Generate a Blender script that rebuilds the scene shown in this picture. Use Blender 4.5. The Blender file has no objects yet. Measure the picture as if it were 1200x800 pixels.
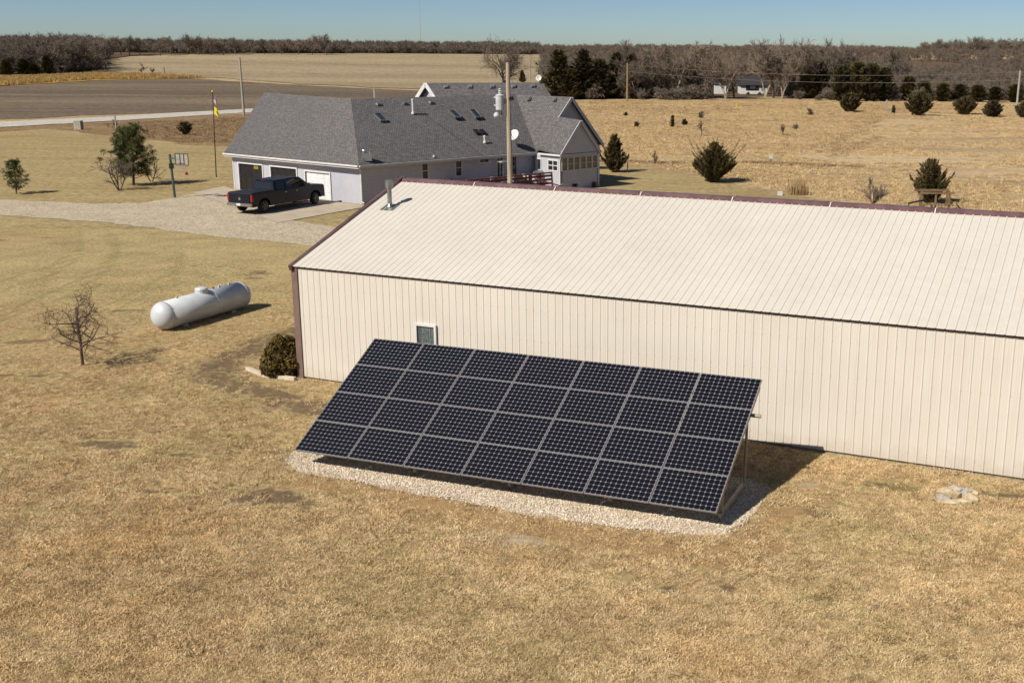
import bpy, math, random
import numpy as np
from mathutils import Vector, Matrix
R = math.radians
PI = math.pi
SC = bpy.context.scene
COL = SC.collection
# ------------------------------------------------------------------ camera
FPX, PITCH, ROLL, HC, CX, CY = 1359.3, .2469, -.0047, 10.111, 711.3, 400.0
_f = np.array([0, math.cos(PITCH), -math.sin(PITCH)]); _x = np.array([1., 0, 0]); _d = np.cross(_f, _x)
RIGHT = math.cos(ROLL)*_x + math.sin(ROLL)*_d
DOWN = -math.sin(ROLL)*_x + math.cos(ROLL)*_d
CAMM = np.array([RIGHT, DOWN, _f]); CPOS = np.array([0, 0, HC])
cd = bpy.data.cameras.new('camera'); cam = bpy.data.objects.new('camera', cd); COL.objects.link(cam)
cd.sensor_width = 36; cd.lens = FPX/1200*36; cd.shift_x = (600-CX)/1200; cd.clip_end = 12000
mw = Matrix.Identity(4)
for i in range(3):
    mw[i][0] = RIGHT[i]; mw[i][1] = -DOWN[i]; mw[i][2] = -_f[i]; mw[i][3] = CPOS[i]
cam.matrix_world = mw
SC.camera = cam
# ------------------------------------------------------------------ light
SUN_AZ, SUN_EL = 51.0, 43.0       # azimuth that the light travels TO (from +Y towards +X)
w = bpy.data.worlds.new('World'); SC.world = w; w.use_nodes = True
nt = w.node_tree; nt.nodes.clear()
sky = nt.nodes.new('ShaderNodeTexSky'); sky.sky_type = 'NISHITA'; sky.sun_disc = False
sky.sun_elevation = R(SUN_EL); sky.sun_rotation = R(SUN_AZ+180)
sky.altitude = 300; sky.air_density = 1.0; sky.dust_density = 1.0; sky.ozone_density = 1.5
bg = nt.nodes.new('ShaderNodeBackground'); bg.inputs[1].default_value = .061
wo = nt.nodes.new('ShaderNodeOutputWorld')
tc = nt.nodes.new('ShaderNodeTexCoord'); vm = nt.nodes.new('ShaderNodeVectorMath'); vm.operation = 'MULTIPLY_ADD'; vm.inputs[1].default_value = (1, 1, 2.0); vm.inputs[2].default_value = (0, 0, .02)
nt.links.new(tc.outputs['Generated'], vm.inputs[0]); nt.links.new(vm.outputs[0], sky.inputs[0])
tn = nt.nodes.new('ShaderNodeMix'); tn.data_type = 'RGBA'; tn.blend_type = 'MULTIPLY'; tn.inputs[0].default_value = 1; tn.inputs[7].default_value = (.88, .97, 1.06, 1)
nt.links.new(sky.outputs[0], tn.inputs[6]); nt.links.new(tn.outputs[2], bg.inputs[0]); nt.links.new(bg.outputs[0], wo.inputs[0])
ld = bpy.data.lights.new('sun', 'SUN'); ld.energy = 5.0; ld.angle = R(.5); ld.color = (1, .945, .855)
sun = bpy.data.objects.new('sun', ld); COL.objects.link(sun)
_l = Vector((math.sin(R(SUN_AZ))*math.cos(R(SUN_EL)), math.cos(R(SUN_AZ))*math.cos(R(SUN_EL)), -math.sin(R(SUN_EL))))
sun.rotation_euler = _l.to_track_quat('-Z', 'Y').to_euler(); sun.location = (-40, -20, 60)
SC.view_settings.view_transform = 'Standard'; SC.view_settings.look = 'None'
SC.view_settings.exposure = .5; SC.view_settings.gamma = 1
SC.cycles.max_bounces = 5; SC.cycles.transparent_max_bounces = 6
# ------------------------------------------------------------------ terrain + pixel helpers (photo pixels, 1200 x 800)
def sstep(t): t = np.clip(t, 0, 1); return t*t*(3-2*t)
def terrain(x, y):
    d = np.hypot(x, y)
    z = 8*sstep((d-400)/500)
    z = z + sstep((d-330)/300)*(1.1*np.sin(x/140+.6)*np.sin(y/170+1.))
    # shallow ditch line in the prairie and roadside
    return z
def ray(px, py): return CAMM.T @ np.array([(px-CX)/FPX, (py-CY)/FPX, 1.])
def gz(px, py, z=0):
    d = ray(px, py); return CPOS + d*(z-HC)/d[2]
def at(px, py):
    """pixel -> point on the terrain"""
    d = ray(px, py)
    if d[2] > -.001: d[2] = -.001
    p = CPOS + d*(0-HC)/d[2]
    if np.hypot(p[0], p[1]) < 330: p[2] = 0; return p
    t = 300.0
    while t < 4000:
        q = CPOS + d*t
        if q[2] < terrain(q[0], q[1]): return np.array([q[0], q[1], float(terrain(q[0], q[1]))])
        t += 3
    return np.array([q[0], q[1], float(terrain(q[0], q[1]))])
def pl(px, py, p0, n):
    d = ray(px, py); n = np.asarray(n, float); return CPOS + d*((np.asarray(p0)-CPOS) @ n/(d @ n))
def pdepth(px, py, y):
    d = ray(px, py); return CPOS + d*(y/d[1])
# ------------------------------------------------------------------ materials
ALB = .70
def lin(c):
    return tuple(ALB*((v/255)/12.92 if v/255 <= .04045 else ((v/255+.055)/1.055)**2.4) for v in c)+(1,)
MATS = {}
def mat(name, col=None, rough=.8, metal=0, spec=.3, build=None, coat=0):
    if name in MATS: return MATS[name]
    m = bpy.data.materials.new(name); m.use_nodes = True; MATS[name] = m
    t = m.node_tree; b = t.nodes['Principled BSDF']
    if col is not None: b.inputs['Base Color'].default_value = tuple(col)+((1,) if len(col) == 3 else ())
    b.inputs['Roughness'].default_value = rough; b.inputs['Metallic'].default_value = metal
    b.inputs['Specular IOR Level'].default_value = spec; b.inputs['Coat Weight'].default_value = coat
    if build: build(t, b)
    return m
class N:
    def __init__(s, t): s.t = t; s.L = t.links.new
    def n(s, ty, **k):
        n = s.t.nodes.new(ty)
        for a, v in k.items(): setattr(n, a, v)
        return n
    def coord(s, kind='Object', scale=(1, 1, 1), rot=(0, 0, 0)):
        if kind == 'World':
            g = s.n('ShaderNodeNewGeometry'); o = g.outputs['Position']
        else:
            g = s.n('ShaderNodeTexCoord'); o = g.outputs[kind]
        m = s.n('ShaderNodeMapping'); m.inputs['Scale'].default_value = scale; m.inputs['Rotation'].default_value = rot
        s.L(o, m.inputs[0]); return m.outputs[0]
    def noise(s, vec, scale, detail=3, rough=.55, dist=0):
        n = s.n('ShaderNodeTexNoise'); n.inputs['Scale'].default_value = scale; n.inputs['Detail'].default_value = detail
        n.inputs['Roughness'].default_value = rough; n.inputs['Distortion'].default_value = dist
        s.L(vec, n.inputs['Vector']); return n.outputs['Fac']
    def ramp(s, fac, stops, interp='LINEAR'):
        n = s.n('ShaderNodeValToRGB'); e = n.color_ramp.elements; n.color_ramp.interpolation = interp
        while len(e) < len(stops): e.new(.5)
        for q, (p, c) in zip(e, stops):
            q.position = p; q.color = c if len(c) == 4 else tuple(c)+(1,)
        s.L(fac, n.inputs[0]); return n.outputs[0]
    def mix(s, a, b, fac, mode='MIX'):
        n = s.n('ShaderNodeMix', data_type='RGBA', blend_type=mode)
        for i, v in ((0, fac), (6, a), (7, b)):
            if isinstance(v, (int, float)): n.inputs[i].default_value = v
            elif isinstance(v, tuple): n.inputs[i].default_value = v if len(v) == 4 else v+(1,)
            else: s.L(v, n.inputs[i])
        return n.outputs[2]
    def math(s, op, a, b=0, c=0, clamp=False):
        n = s.n('ShaderNodeMath', operation=op, use_clamp=clamp)
        for i, v in enumerate((a, b, c)):
            if isinstance(v, (int, float)): n.inputs[i].default_value = v
            else: s.L(v, n.inputs[i])
        return n.outputs[0]
    def attr(s, name):
        n = s.n('ShaderNodeAttribute', attribute_name=name); return n.outputs['Fac']
    def bump(s, h, b, strength=.4, dist=.02):
        n = s.n('ShaderNodeBump'); n.inputs['Strength'].default_value = strength; n.inputs['Distance'].default_value = dist
        s.L(h, n.inputs['Height']); s.L(n.outputs[0], b.inputs['Normal'])
def tinted(name, c1, c2, scale=3, rough=.8, metal=0, spec=.3, sc3=(1, 1, 1), bump=0, kind='Object', coat=0, detail=4, lo=.35, hi=.65):
    def f(t, b):
        k = N(t); v = k.coord(kind, sc3); n = k.noise(v, scale, detail)
        c = k.ramp(n, [(lo, lin(c1)), (hi, lin(c2))]); k.L(c, b.inputs['Base Color'])
        if bump: k.bump(n, b, bump, .02)
    return mat(name, None, rough, metal, spec, f, coat)
def grass_ground(name, cols, streak=(1, 1, 1), srot=0, dirt=False, fine=9, big=.06, contrast=1.0, bumpd=.05, rows=None):
    def f(t, b):
        k = N(t); v = k.coord('World', (1, 1, 1)); vs = k.coord('World', streak, (0, 0, srot))
        n1 = k.noise(vs, big, 6, .62, .3); n2 = k.noise(vs, .5, 6, .65, .4); n3 = k.noise(v, fine, 5, .7)
        c = k.ramp(n1, [(.36, lin(cols[0])), (.5, lin(cols[1])), (.63, lin(cols[2]))])
        c2 = k.ramp(n2, [(.35, lin(cols[3])), (.62, lin(cols[4]))])
        c = k.mix(c, c2, .5)
        g = k.ramp(n3, [(.3, (1-.5*contrast,)*3), (.55, (1, 1, 1)), (.75, (1+.28*contrast,)*3)])
        c = k.mix(c, g, 1.0, 'MULTIPLY')
        if rows:
            vr = k.coord('World', (1, 1, 1), (0, 0, rows[1])); w_ = k.n('ShaderNodeTexWave', wave_type='BANDS', bands_direction='Y')
            w_.inputs['Scale'].default_value = rows[0]; w_.inputs['Distortion'].default_value = 2.5; w_.inputs['Detail'].default_value = 3
            w_.inputs['Detail Scale'].default_value = .6
            k.L(vr, w_.inputs['Vector']); c = k.mix(c, k.ramp(w_.outputs['Fac'], [(.2, (rows[2],)*3), (.8, (1, 1, 1))]), 1.0, 'MULTIPLY')
        if dirt:
            nd = k.noise(v, 1.3, 6, .7, .6)
            a = k.attr('dirt'); e = k.math('SUBTRACT', k.math('ADD', a, k.math('MULTIPLY', nd, 2.0)), 1.36)
            e = k.math('MULTIPLY', e, 4, clamp=True)
            dc = k.ramp(k.noise(v, 6, 4), [(.3, lin((82, 65, 53))), (.7, lin((126, 103, 82)))])
            c = k.mix(c, dc, k.math('MULTIPLY', e, .85))
            a = k.attr('rust'); e = k.math('MULTIPLY', k.math('SUBTRACT', k.math('ADD', a, k.math('MULTIPLY', nd, .6)), .55), 2.2, clamp=True)
            c = k.mix(c, lin((166, 130, 90)), k.math('MULTIPLY', e, .7))
            a = k.attr('pale'); e = k.math('MULTIPLY', k.math('SUBTRACT', k.math('ADD', a, k.math('MULTIPLY', k.noise(v, 4, 5, .7), .9)), .85), 3, clamp=True)
            c = k.mix(c, lin((186, 172, 152)), k.math('MULTIPLY', e, .7))
            a = k.attr('green'); e = k.math('MULTIPLY', k.math('SUBTRACT', k.math('ADD', a, k.math('MULTIPLY', k.noise(v, 2.5, 5, .7), .9)), .75), 2, clamp=True)
            c = k.mix(c, lin((124, 118, 62)), k.math('MULTIPLY', e, .6))
        k.L(c, b.inputs['Base Color'])
        k.bump(k.math('ADD', n3, k.math('MULTIPLY', n2, 2)), b, .8, bumpd)
    return mat(name, None, .95, 0, .1, f)
M_LAWN = grass_ground('lawn_turf', [(162, 141, 99), (187, 165, 118), (165, 151, 101), (158, 137, 97), (199, 177, 128)], dirt=True, fine=7, big=.13)
M_PRAIRIE = grass_ground('prairie', [(150, 124, 94), (202, 175, 130), (170, 144, 110), (166, 139, 102), (212, 185, 138)], streak=(.6, 1.6, 1), big=.035, fine=1.2, bumpd=.25)
M_MOWN = grass_ground('mown_field', [(160, 136, 104), (202, 175, 134), (214, 188, 146), (166, 142, 108), (214, 188, 146)], streak=(.35, 1.8, 1), srot=.12, big=.035, fine=1.5, bumpd=.12)
M_FARLAWN = grass_ground('far_lawn', [(154, 133, 93), (177, 155, 110), (164, 143, 99), (152, 131, 91), (189, 167, 120)], streak=(.4, 1.6, 1), srot=.1, big=.06, fine=2.2, bumpd=.06)
M_PLOW = grass_ground('plowed_soil', [(112, 97, 82), (144, 126, 104), (172, 152, 126), (106, 92, 78), (166, 146, 120)], streak=(.12, 1.6, 1), srot=-.25, big=.035, fine=.9, bumpd=.2, rows=(.11, -.25, .5))
M_STUB = grass_ground('stubble', [(154, 134, 106), (184, 162, 128), (202, 182, 146), (146, 126, 98), (204, 184, 146)], streak=(.1, 1.2, 1), srot=-.2, big=.02, fine=.6, bumpd=.1, rows=(.03, -.2, .72))
M_GOLD = grass_ground('gold_grass', [(178, 138, 66), (194, 152, 76), (200, 164, 90), (170, 130, 62), (206, 168, 92)], streak=(.3, 1.5, 1), big=.05, fine=1.2, bumpd=.3)
M_ROADSIDE = grass_ground('rough_verge', [(140, 114, 86), (156, 128, 94), (176, 150, 104), (128, 104, 80), (170, 140, 98)], streak=(.25, 1.6, 1), srot=-.2, big=.06, fine=1.2, bumpd=.3)
M_WOODFLOOR = grass_ground('leaf_litter', [(96, 78, 62), (108, 88, 68), (120, 100, 76), (92, 76, 60), (120, 98, 74)], fine=1, big=.05)
def _gravel(c1, c2, c3, sc):
    def f(t, b):
        k = N(t); v = k.coord('World'); vo = k.n('ShaderNodeTexVoronoi'); vo.inputs['Scale'].default_value = sc
        k.L(v, vo.inputs['Vector'])
        c = k.ramp(vo.outputs['Color'], [(.1, lin(c1)), (.5, lin(c2)), (.9, lin(c3))])
        n = k.noise(v, .35, 5, .6, .4); c = k.mix(c, k.ramp(n, [(.3, (.88, .86, .82)), (.65, (1.05, 1.04, 1.02))]), 1., 'MULTIPLY')
        k.L(c, b.inputs['Base Color']); k.bump(vo.outputs['Distance'], b, .7, .03)
    return f
M_GRAVEL = mat('driveway_gravel', None, .95, 0, .2, _gravel((158, 144, 122), (190, 175, 150), (210, 195, 170), 9))
M_ROAD = mat('road_gravel', None, .95, 0, .2, _gravel((178, 172, 160), (196, 190, 178), (208, 202, 190), 3))
M_PADGRAVEL = mat('pad_gravel', None, .95, 0, .2, _gravel((182, 164, 142), (212, 194, 170), (232, 216, 194), 22))
def _conc(t, b):
    k = N(t); v = k.coord('World'); n = k.noise(v, .8, 6, .65); f2 = k.noise(v, 14, 3)
    c = k.ramp(n, [(.3, lin((178, 162, 140))), (.7, lin((200, 184, 162)))]); c = k.mix(c, k.ramp(f2, [(.3, (.9,)*3), (.7, (1.05,)*3)]), 1., 'MULTIPLY')
    k.L(c, b.inputs['Base Color']); k.bump(f2, b, .2, .01)
M_CONC = mat('concrete', None, .9, 0, .2, _conc)
M_TUFT = None
def _tuft(c1, c2, c3):
    def f(t, b):
        k = N(t); v = k.coord('World'); n = k.noise(v, 1.1, 5, .65, .3)
        oi = k.n('ShaderNodeObjectInfo'); rnd = oi.outputs['Random']
        c = k.ramp(k.math('ADD', k.math('MULTIPLY', n, .6), k.math('MULTIPLY', rnd, .4)), [(.3, lin(c1)), (.5, lin(c2)), (.7, lin(c3))])
        k.L(c, b.inputs['Base Color'])
    return f
def _lawnblades(t, b):
    k = N(t); v = k.coord('World'); n = k.noise(v, 1.3, 5, .7, .3); n2 = k.noise(v, .16, 3, .6); n3 = k.noise(v, .45, 4, .6)
    rnd = k.n('ShaderNodeObjectInfo').outputs['Random']
    c = k.ramp(k.math('ADD', k.math('MULTIPLY', n, .5), k.math('MULTIPLY', rnd, .5)), [(.25, lin((148, 125, 90))), (.48, lin((220, 189, 139))), (.75, lin((250, 225, 180)))])
    c = k.mix(c, k.ramp(n2, [(.33, (.97, 1.01, .9)), (.5, (1.06, 1.05, 1.04)), (.68, (1.14, 1.05, .95))]), 1., 'MULTIPLY')
    c = k.mix(c, k.ramp(n3, [(.32, (.84, .82, .8)), (.6, (1.05, 1.05, 1.05))]), 1., 'MULTIPLY')
    k.L(c, b.inputs['Base Color'])
M_TUFT = mat('dry_grass_blades', None, .85, 0, .15, _lawnblades); M_TUFT2 = mat('dry_grass_blades_plain', None, .85, 0, .15, _tuft((158, 139, 97), (203, 180, 130), (229, 208, 157)))
def _tallb(t, b):
    k = N(t); v = k.coord('World'); n = k.noise(v, .8, 5, .65); n2 = k.noise(k.coord('World', (.5, 1.3, 1)), .055, 5, .65, .5); rnd = k.n('ShaderNodeObjectInfo').outputs['Random']
    c = k.ramp(k.math('ADD', k.math('MULTIPLY', n, .6), k.math('MULTIPLY', rnd, .4)), [(.3, lin((176, 150, 112))), (.5, lin((212, 184, 138))), (.7, lin((226, 200, 154)))])
    c = k.mix(c, k.ramp(n2, [(.32, (.8, .75, .71)), (.48, (1, .98, .96)), (.66, (1.06, 1.04, 1.0))]), 1., 'MULTIPLY'); k.L(c, b.inputs['Base Color'])
M_TALL = mat('tall_grass_blades', None, .9, 0, .1, _tallb)
M_WEED = mat('weed_stems', None, .9, 0, .1, _tuft((132, 108, 86), (156, 130, 100), (180, 150, 112)))
M_GOLDB = mat('gold_blades', None, .9, 0, .1, _tuft((170, 136, 82), (192, 158, 98), (208, 178, 116)))
M_BARK = tinted('bark_dark', (78, 64, 54), (116, 98, 84), 3, .9, sc3=(4, 4, 1), bump=.3)
M_BARKW = tinted('bark_pale', (150, 136, 118), (186, 172, 152), 2, .9, sc3=(4, 4, 1))
M_TWIG = tinted('twigs_brown', (101, 89, 78), (134, 119, 103), 1.5, .9)
M_TWIGP = tinted('twigs_pale', (124, 107, 92), (156, 138, 120), 1.5, .9)
def foliage(name, c1, c2, c3):
    def f(t, b):
        k = N(t); v = k.coord('Object'); n = k.noise(v, 1.8, 5, .7)
        c = k.ramp(n, [(.32, lin(c1)), (.5, lin(c2)), (.68, lin(c3))]); k.L(c, b.inputs['Base Color'])
    return mat(name, None, .8, 0, .2, f)
M_CEDAR = foliage('cedar_foliage', (62, 56, 36), (94, 82, 50), (128, 108, 66))
M_CEDARD = foliage('cedar_dark', (56, 54, 36), (80, 72, 47), (108, 95, 62))
M_PINE = foliage('pine_needles', (48, 58, 30), (80, 88, 46), (122, 124, 68))
M_BOX = foliage('shrub_leaves', (72, 60, 30), (104, 86, 42), (140, 114, 60))
def _steelw(c1, c2):
    def f(t, b):
        k = N(t); v = k.coord('World'); n = k.noise(v, .5, 5, .6); n2 = k.noise(k.coord('World', (3, 3, .25)), 1.6, 5)
        c = k.ramp(n, [(.3, lin(c1)), (.7, lin(c2))]); c = k.mix(c, k.ramp(n2, [(.25, (.96, .95, .935)), (.6, (1.01,)*3)]), 1., 'MULTIPLY')
        g = k.n('ShaderNodeNewGeometry'); sp_ = k.n('ShaderNodeSeparateXYZ'); k.L(g.outputs['Position'], sp_.inputs[0])
        dust = k.math('MULTIPLY', k.math('SUBTRACT', k.math('MULTIPLY', k.noise(v, 2.2, 5, .7), 1.1), k.math('MULTIPLY', sp_.outputs[2], 1.1)), 1.4, clamp=True)
        c = k.mix(c, lin((176, 152, 122)), k.math('MULTIPLY', dust, .4))
        k.L(c, b.inputs['Base Color'])
    return f
M_WALLP = mat('cream_wall_steel', None, .5, 0, .35, _steelw((219, 210, 196), (226, 217, 203)))
M_ROOFP = mat('cream_roof_steel', None, .45, 0, .35, _steelw((212, 204, 190), (219, 211, 197)))
M_MAROON = tinted('maroon_trim', (94, 66, 64), (116, 84, 82), 2, .3, 0, .6)
M_BRTRIM = tinted('brown_corner_trim', (118, 96, 88), (134, 112, 102), 2, .45, 0, .4)
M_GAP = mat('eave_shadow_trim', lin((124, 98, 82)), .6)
M_GALV = tinted('galvanised_steel', (138, 140, 140), (176, 178, 176), 3, .4, .75, .5)
M_GALVD = tinted('rack_steel', (150, 142, 126), (186, 176, 156), 3, .55, .3, .5)
M_WHITE = tinted('white_trim', (212, 210, 206), (228, 226, 222), 2, .5)
M_ALU = mat('panel_frame_aluminium', lin((174, 168, 165)), .4, .5, .5)
M_CELL = mat('solar_cell', (.005, .0047, .0066), .35, 0, .16, coat=.03)
M_BACK = mat('backsheet_white', lin((136, 136, 144)), .4, 0, .3)
M_TANK = tinted('tank_white_paint', (196, 200, 202), (214, 216, 216), 1.2, .38, 0, .5, sc3=(1, 1, 2), detail=6)
M_TANKD = mat('tank_seam', lin((130, 130, 128)), .6)
def _siding(c1, c2):
    def f(t, b):
        k = N(t); g = k.n('ShaderNodeNewGeometry'); s = k.n('ShaderNodeSeparateXYZ'); k.L(g.outputs['Position'], s.inputs[0])
        fr = k.math('FRACT', k.math('MULTIPLY', s.outputs[2], 6.2))
        n = k.noise(k.coord('World'), 1.1, 4); c = k.ramp(n, [(.3, lin(c1)), (.7, lin(c2))])
        c = k.mix(c, k.ramp(fr, [(.0, (.8,)*3), (.16, (1, 1, 1))]), 1., 'MULTIPLY')
        k.L(c, b.inputs['Base Color']); k.bump(fr, b, .7, .02)
    return f
M_SIDE = mat('vinyl_siding', None, .6, 0, .3, _siding((190, 189, 198), (200, 199, 207)))
M_SHW = None
def _shingle(t, b):
    k = N(t); tc = k.n('ShaderNodeTexCoord'); br = k.n('ShaderNodeTexBrick')
    br.inputs['Scale'].default_value = 1; br.inputs['Brick Width'].default_value = .19; br.inputs['Row Height'].default_value = .145
    br.inputs['Mortar Size'].default_value = .012; br.inputs['Bias'].default_value = 0
    br.inputs['Color1'].default_value = lin((100, 97, 97)); br.inputs['Color2'].default_value = lin((124, 120, 118)); br.inputs['Mortar'].default_value = lin((62, 60, 62))
    k.L(tc.outputs['UV'], br.inputs['Vector'])
    n = k.noise(tc.outputs['UV'], 4.5, 5, .7); n2 = k.noise(tc.outputs['UV'], .25, 4)
    c = k.mix(br.outputs['Color'], k.ramp(n, [(.3, (.82,)*3), (.7, (1.14,)*3)]), 1., 'MULTIPLY')
    c = k.mix(c, k.ramp(n2, [(.3, (.94,)*3), (.7, (1.05, 1.03, 1.02))]), 1., 'MULTIPLY')
    k.L(c, b.inputs['Base Color']); k.bump(br.outputs['Fac'], b, -.5, .01)
M_SHIN = mat('roof_shingles', None, .95, 0, .15, _shingle)
M_SHADEWIN = mat('window_glass', (.02, .022, .026), .06, 0, .6)
M_WARMGLASS = mat('porch_glass', lin((120, 112, 84)), .1, 0, .6)
M_INT = mat('garage_interior', lin((96, 84, 76)), .9)
M_DOORW = tinted('garage_door_white', (226, 224, 224), (236, 234, 234), 2, .5)
M_DOORD = tinted('garage_door_brown', (34, 29, 30), (42, 36, 37), 2, .5)
M_REDWOOD = tinted('redwood_stain', (104, 48, 38), (134, 66, 50), 2, .7, sc3=(1, 1, 4))
M_WOOD = tinted('weathered_timber', (140, 118, 92), (176, 152, 122), 2, .85, sc3=(4, 4, .6), bump=.2)
M_PLAY = tinted('play_timber', (112, 90, 64), (148, 122, 90), 2, .8, sc3=(1, 1, 3))
M_POLE = tinted('pole_wood', (152, 138, 120), (190, 174, 154), 1.5, .85, sc3=(6, 6, .5), bump=.2)
M_POLEG = tinted('pole_wood_grey', (150, 142, 134), (182, 174, 164), 1.5, .85, sc3=(6, 6, .5))
M_POLEY = tinted('pole_wood_yellow', (142, 118, 78), (166, 140, 96), 1.5, .85, sc3=(6, 6, .5))
M_BLACK = mat('black_plastic', (.012, .012, .013), .5)
M_WIRE = mat('wire', lin((120, 112, 104)), .5)
M_TRUCK = tinted('truck_blue_paint', (8, 14, 27), (12, 20, 36), 1, .4, .0, .3, coat=.12)
M_TGLASS = mat('truck_glass', (.008, .009, .011), .05, 0, .6)
M_TYRE = mat('tyre_rubber', (.018, .018, .018), .85)
M_RIM = mat('rim_alloy', lin((150, 146, 138)), .35, .8, .5)
M_CHROME = mat('chrome', lin((190, 190, 190)), .2, .9, .5)
M_RED = mat('lamp_red', lin((150, 20, 24)), .25, 0, .5)
M_GREYP = tinted('transformer_grey', (186, 188, 188), (204, 206, 206), 2, .5)
M_YEL = mat('flag_yellow', lin((222, 206, 40)), .8)
M_STONE = tinted('limestone', (176, 152, 118), (216, 196, 162), 4, .9, bump=.4)
M_STONEG = tinted('limestone_grey', (158, 148, 134), (196, 186, 170), 4, .9, bump=.4)
M_STEELB = tinted('green_grey_pole', (70, 86, 84), (92, 108, 104), 2, .5, .2)
M_ORANGE = mat('hoop_orange', lin((150, 60, 44)), .5)
M_CLOTH = mat('curtain_cloth', lin((150, 168, 162)), .9)
M_SCREEN = mat('dark_blind', lin((84, 74, 70)), .8)
# ------------------------------------------------------------------ mesh building
XF = {}
class MB:
    def __init__(s): s.v = []; s.f = []; s.uv = {}; s.mi = []; s.m = 0
    def add(s, vs, fs, uvs=None):
        o = len(s.v); s.v.extend([tuple(map(float, q)) for q in vs])
        for i, f in enumerate(fs):
            s.f.append(tuple(j+o for j in f)); s.mi.append(s.m)
            if uvs: s.uv[len(s.f)-1] = uvs[i]
        return s
    def box(s, a, b):
        (x0, y0, z0), (x1, y1, z1) = a, b
        return s.add([(x0, y0, z0), (x1, y0, z0), (x1, y1, z0), (x0, y1, z0), (x0, y0, z1), (x1, y0, z1), (x1, y1, z1), (x0, y1, z1)],
                     [(0, 3, 2, 1), (4, 5, 6, 7), (0, 1, 5, 4), (1, 2, 6, 5), (2, 3, 7, 6), (3, 0, 4, 7)])
    def obox(s, c, sz, ax=(1, 0, 0), up=(0, 0, 1)):
        """oriented box: ax = local x, up = approx local z"""
        x = np.array(ax, float); x /= np.linalg.norm(x); u = np.array(up, float); y = np.cross(u, x); y /= np.linalg.norm(y); z = np.cross(x, y)
        c = np.array(c, float); hx, hy, hz = [q/2 for q in sz]
        P = [c+x*i*hx+y*j*hy+z*k*hz for k in (-1, 1) for i, j in ((-1, -1), (1, -1), (1, 1), (-1, 1))]
        return s.add(P, [(0, 3, 2, 1), (4, 5, 6, 7), (0, 1, 5, 4), (1, 2, 6, 5), (2, 3, 7, 6), (3, 0, 4, 7)])
    def bar(s, p, q, w, h, up=(0, 0, 1)):
        p = np.array(p, float); q = np.array(q, float); d = q-p
        if abs(d[2]) > .98*np.linalg.norm(d): up = (0, 1, 0)
        return s.obox((p+q)/2, (np.linalg.norm(d), w, h), d, up)
    def tube(s, p, q, r0, r1=None, n=8, caps=True):
        r1 = r0 if r1 is None else r1; p = np.array(p, float); q = np.array(q, float); d = q-p; L = np.linalg.norm(d)
        if L < 1e-9: return s
        d = d/L; t = np.array([0, 0, 1.]) if abs(d[2]) < .9 else np.array([1., 0, 0]); a = np.cross(d, t); a /= np.linalg.norm(a); b = np.cross(d, a)
        vs = []
        for c, r in ((p, r0), (q, r1)):
            for i in range(n): vs.append(c+r*(math.cos(2*PI*i/n)*a+math.sin(2*PI*i/n)*b))
        fs = [(i, (i+1) % n, n+(i+1) % n, n+i) for i in range(n)]
        if caps: fs += [tuple(range(n))[::-1], tuple(range(n, 2*n))]
        return s.add(vs, fs)
    def path(s, pts, r, n=6, taper=None):
        pts = [np.array(p, float) for p in pts]
        vs = []; m = len(pts); prev = None
        for i, p in enumerate(pts):
            d = pts[min(i+1, m-1)]-pts[max(i-1, 0)]; d /= np.linalg.norm(d)
            t = np.array([0, 0, 1.]) if abs(d[2]) < .95 else np.array([1., 0, 0]); a = np.cross(d, t); a /= np.linalg.norm(a); b = np.cross(d, a)
            rr = r*(1-(1-taper)*i/(m-1)) if taper is not None else r
            for j in range(n): vs.append(p+rr*(math.cos(2*PI*j/n)*a+math.sin(2*PI*j/n)*b))
        fs = [(i*n+j, i*n+(j+1) % n, (i+1)*n+(j+1) % n, (i+1)*n+j) for i in range(m-1) for j in range(n)]
        fs += [tuple(range(n))[::-1], tuple(range((m-1)*n, m*n))]
        return s.add(vs, fs)
    def prism(s, poly, ext):
        """closed prism: poly list of 3d points, ext vector"""
        n = len(poly); e = np.array(ext, float); P = [np.array(p, float) for p in poly]
        return s.add(P+[p+e for p in P], [tuple(range(n))[::-1], tuple(range(n, 2*n))]+[(i, (i+1) % n, n+(i+1) % n, n+i) for i in range(n)])
    def lathe(s, c, prof, n=16, axis=(0, 0, 1)):
        ax = np.array(axis, float); ax /= np.linalg.norm(ax); t = np.array([0, 0, 1.]) if abs(ax[2]) < .9 else np.array([1., 0, 0])
        a = np.cross(ax, t); a /= np.linalg.norm(a); b = np.cross(ax, a); c = np.array(c, float); vs = []
        for r, h in prof:
            for i in range(n): vs.append(c+ax*h+r*(math.cos(2*PI*i/n)*a+math.sin(2*PI*i/n)*b))
        m = len(prof)
        fs = [(k*n+i, k*n+(i+1) % n, (k+1)*n+(i+1) % n, (k+1)*n+i) for k in range(m-1) for i in range(n)]
        fs += [tuple(range(n))[::-1], tuple(range((m-1)*n, m*n))]
        return s.add(vs, fs)
    def mesh(s, name, mats, smooth=False):
        me = bpy.data.meshes.new(name); me.from_pydata(s.v, [], s.f)
        for m in (mats if isinstance(mats, (list, tuple)) else [mats]): me.materials.append(m)
        if any(s.mi): me.polygons.foreach_set('material_index', s.mi)
        if s.uv:
            uv = me.uv_layers.new(name='UVMap')
            for fi, us in s.uv.items():
                p = me.polygons[fi]
                for li, u in zip(p.loop_indices, us): uv.data[li].uv = u
        if smooth: me.polygons.foreach_set('use_smooth', [True]*len(me.polygons))
        me.update(); return me
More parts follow.
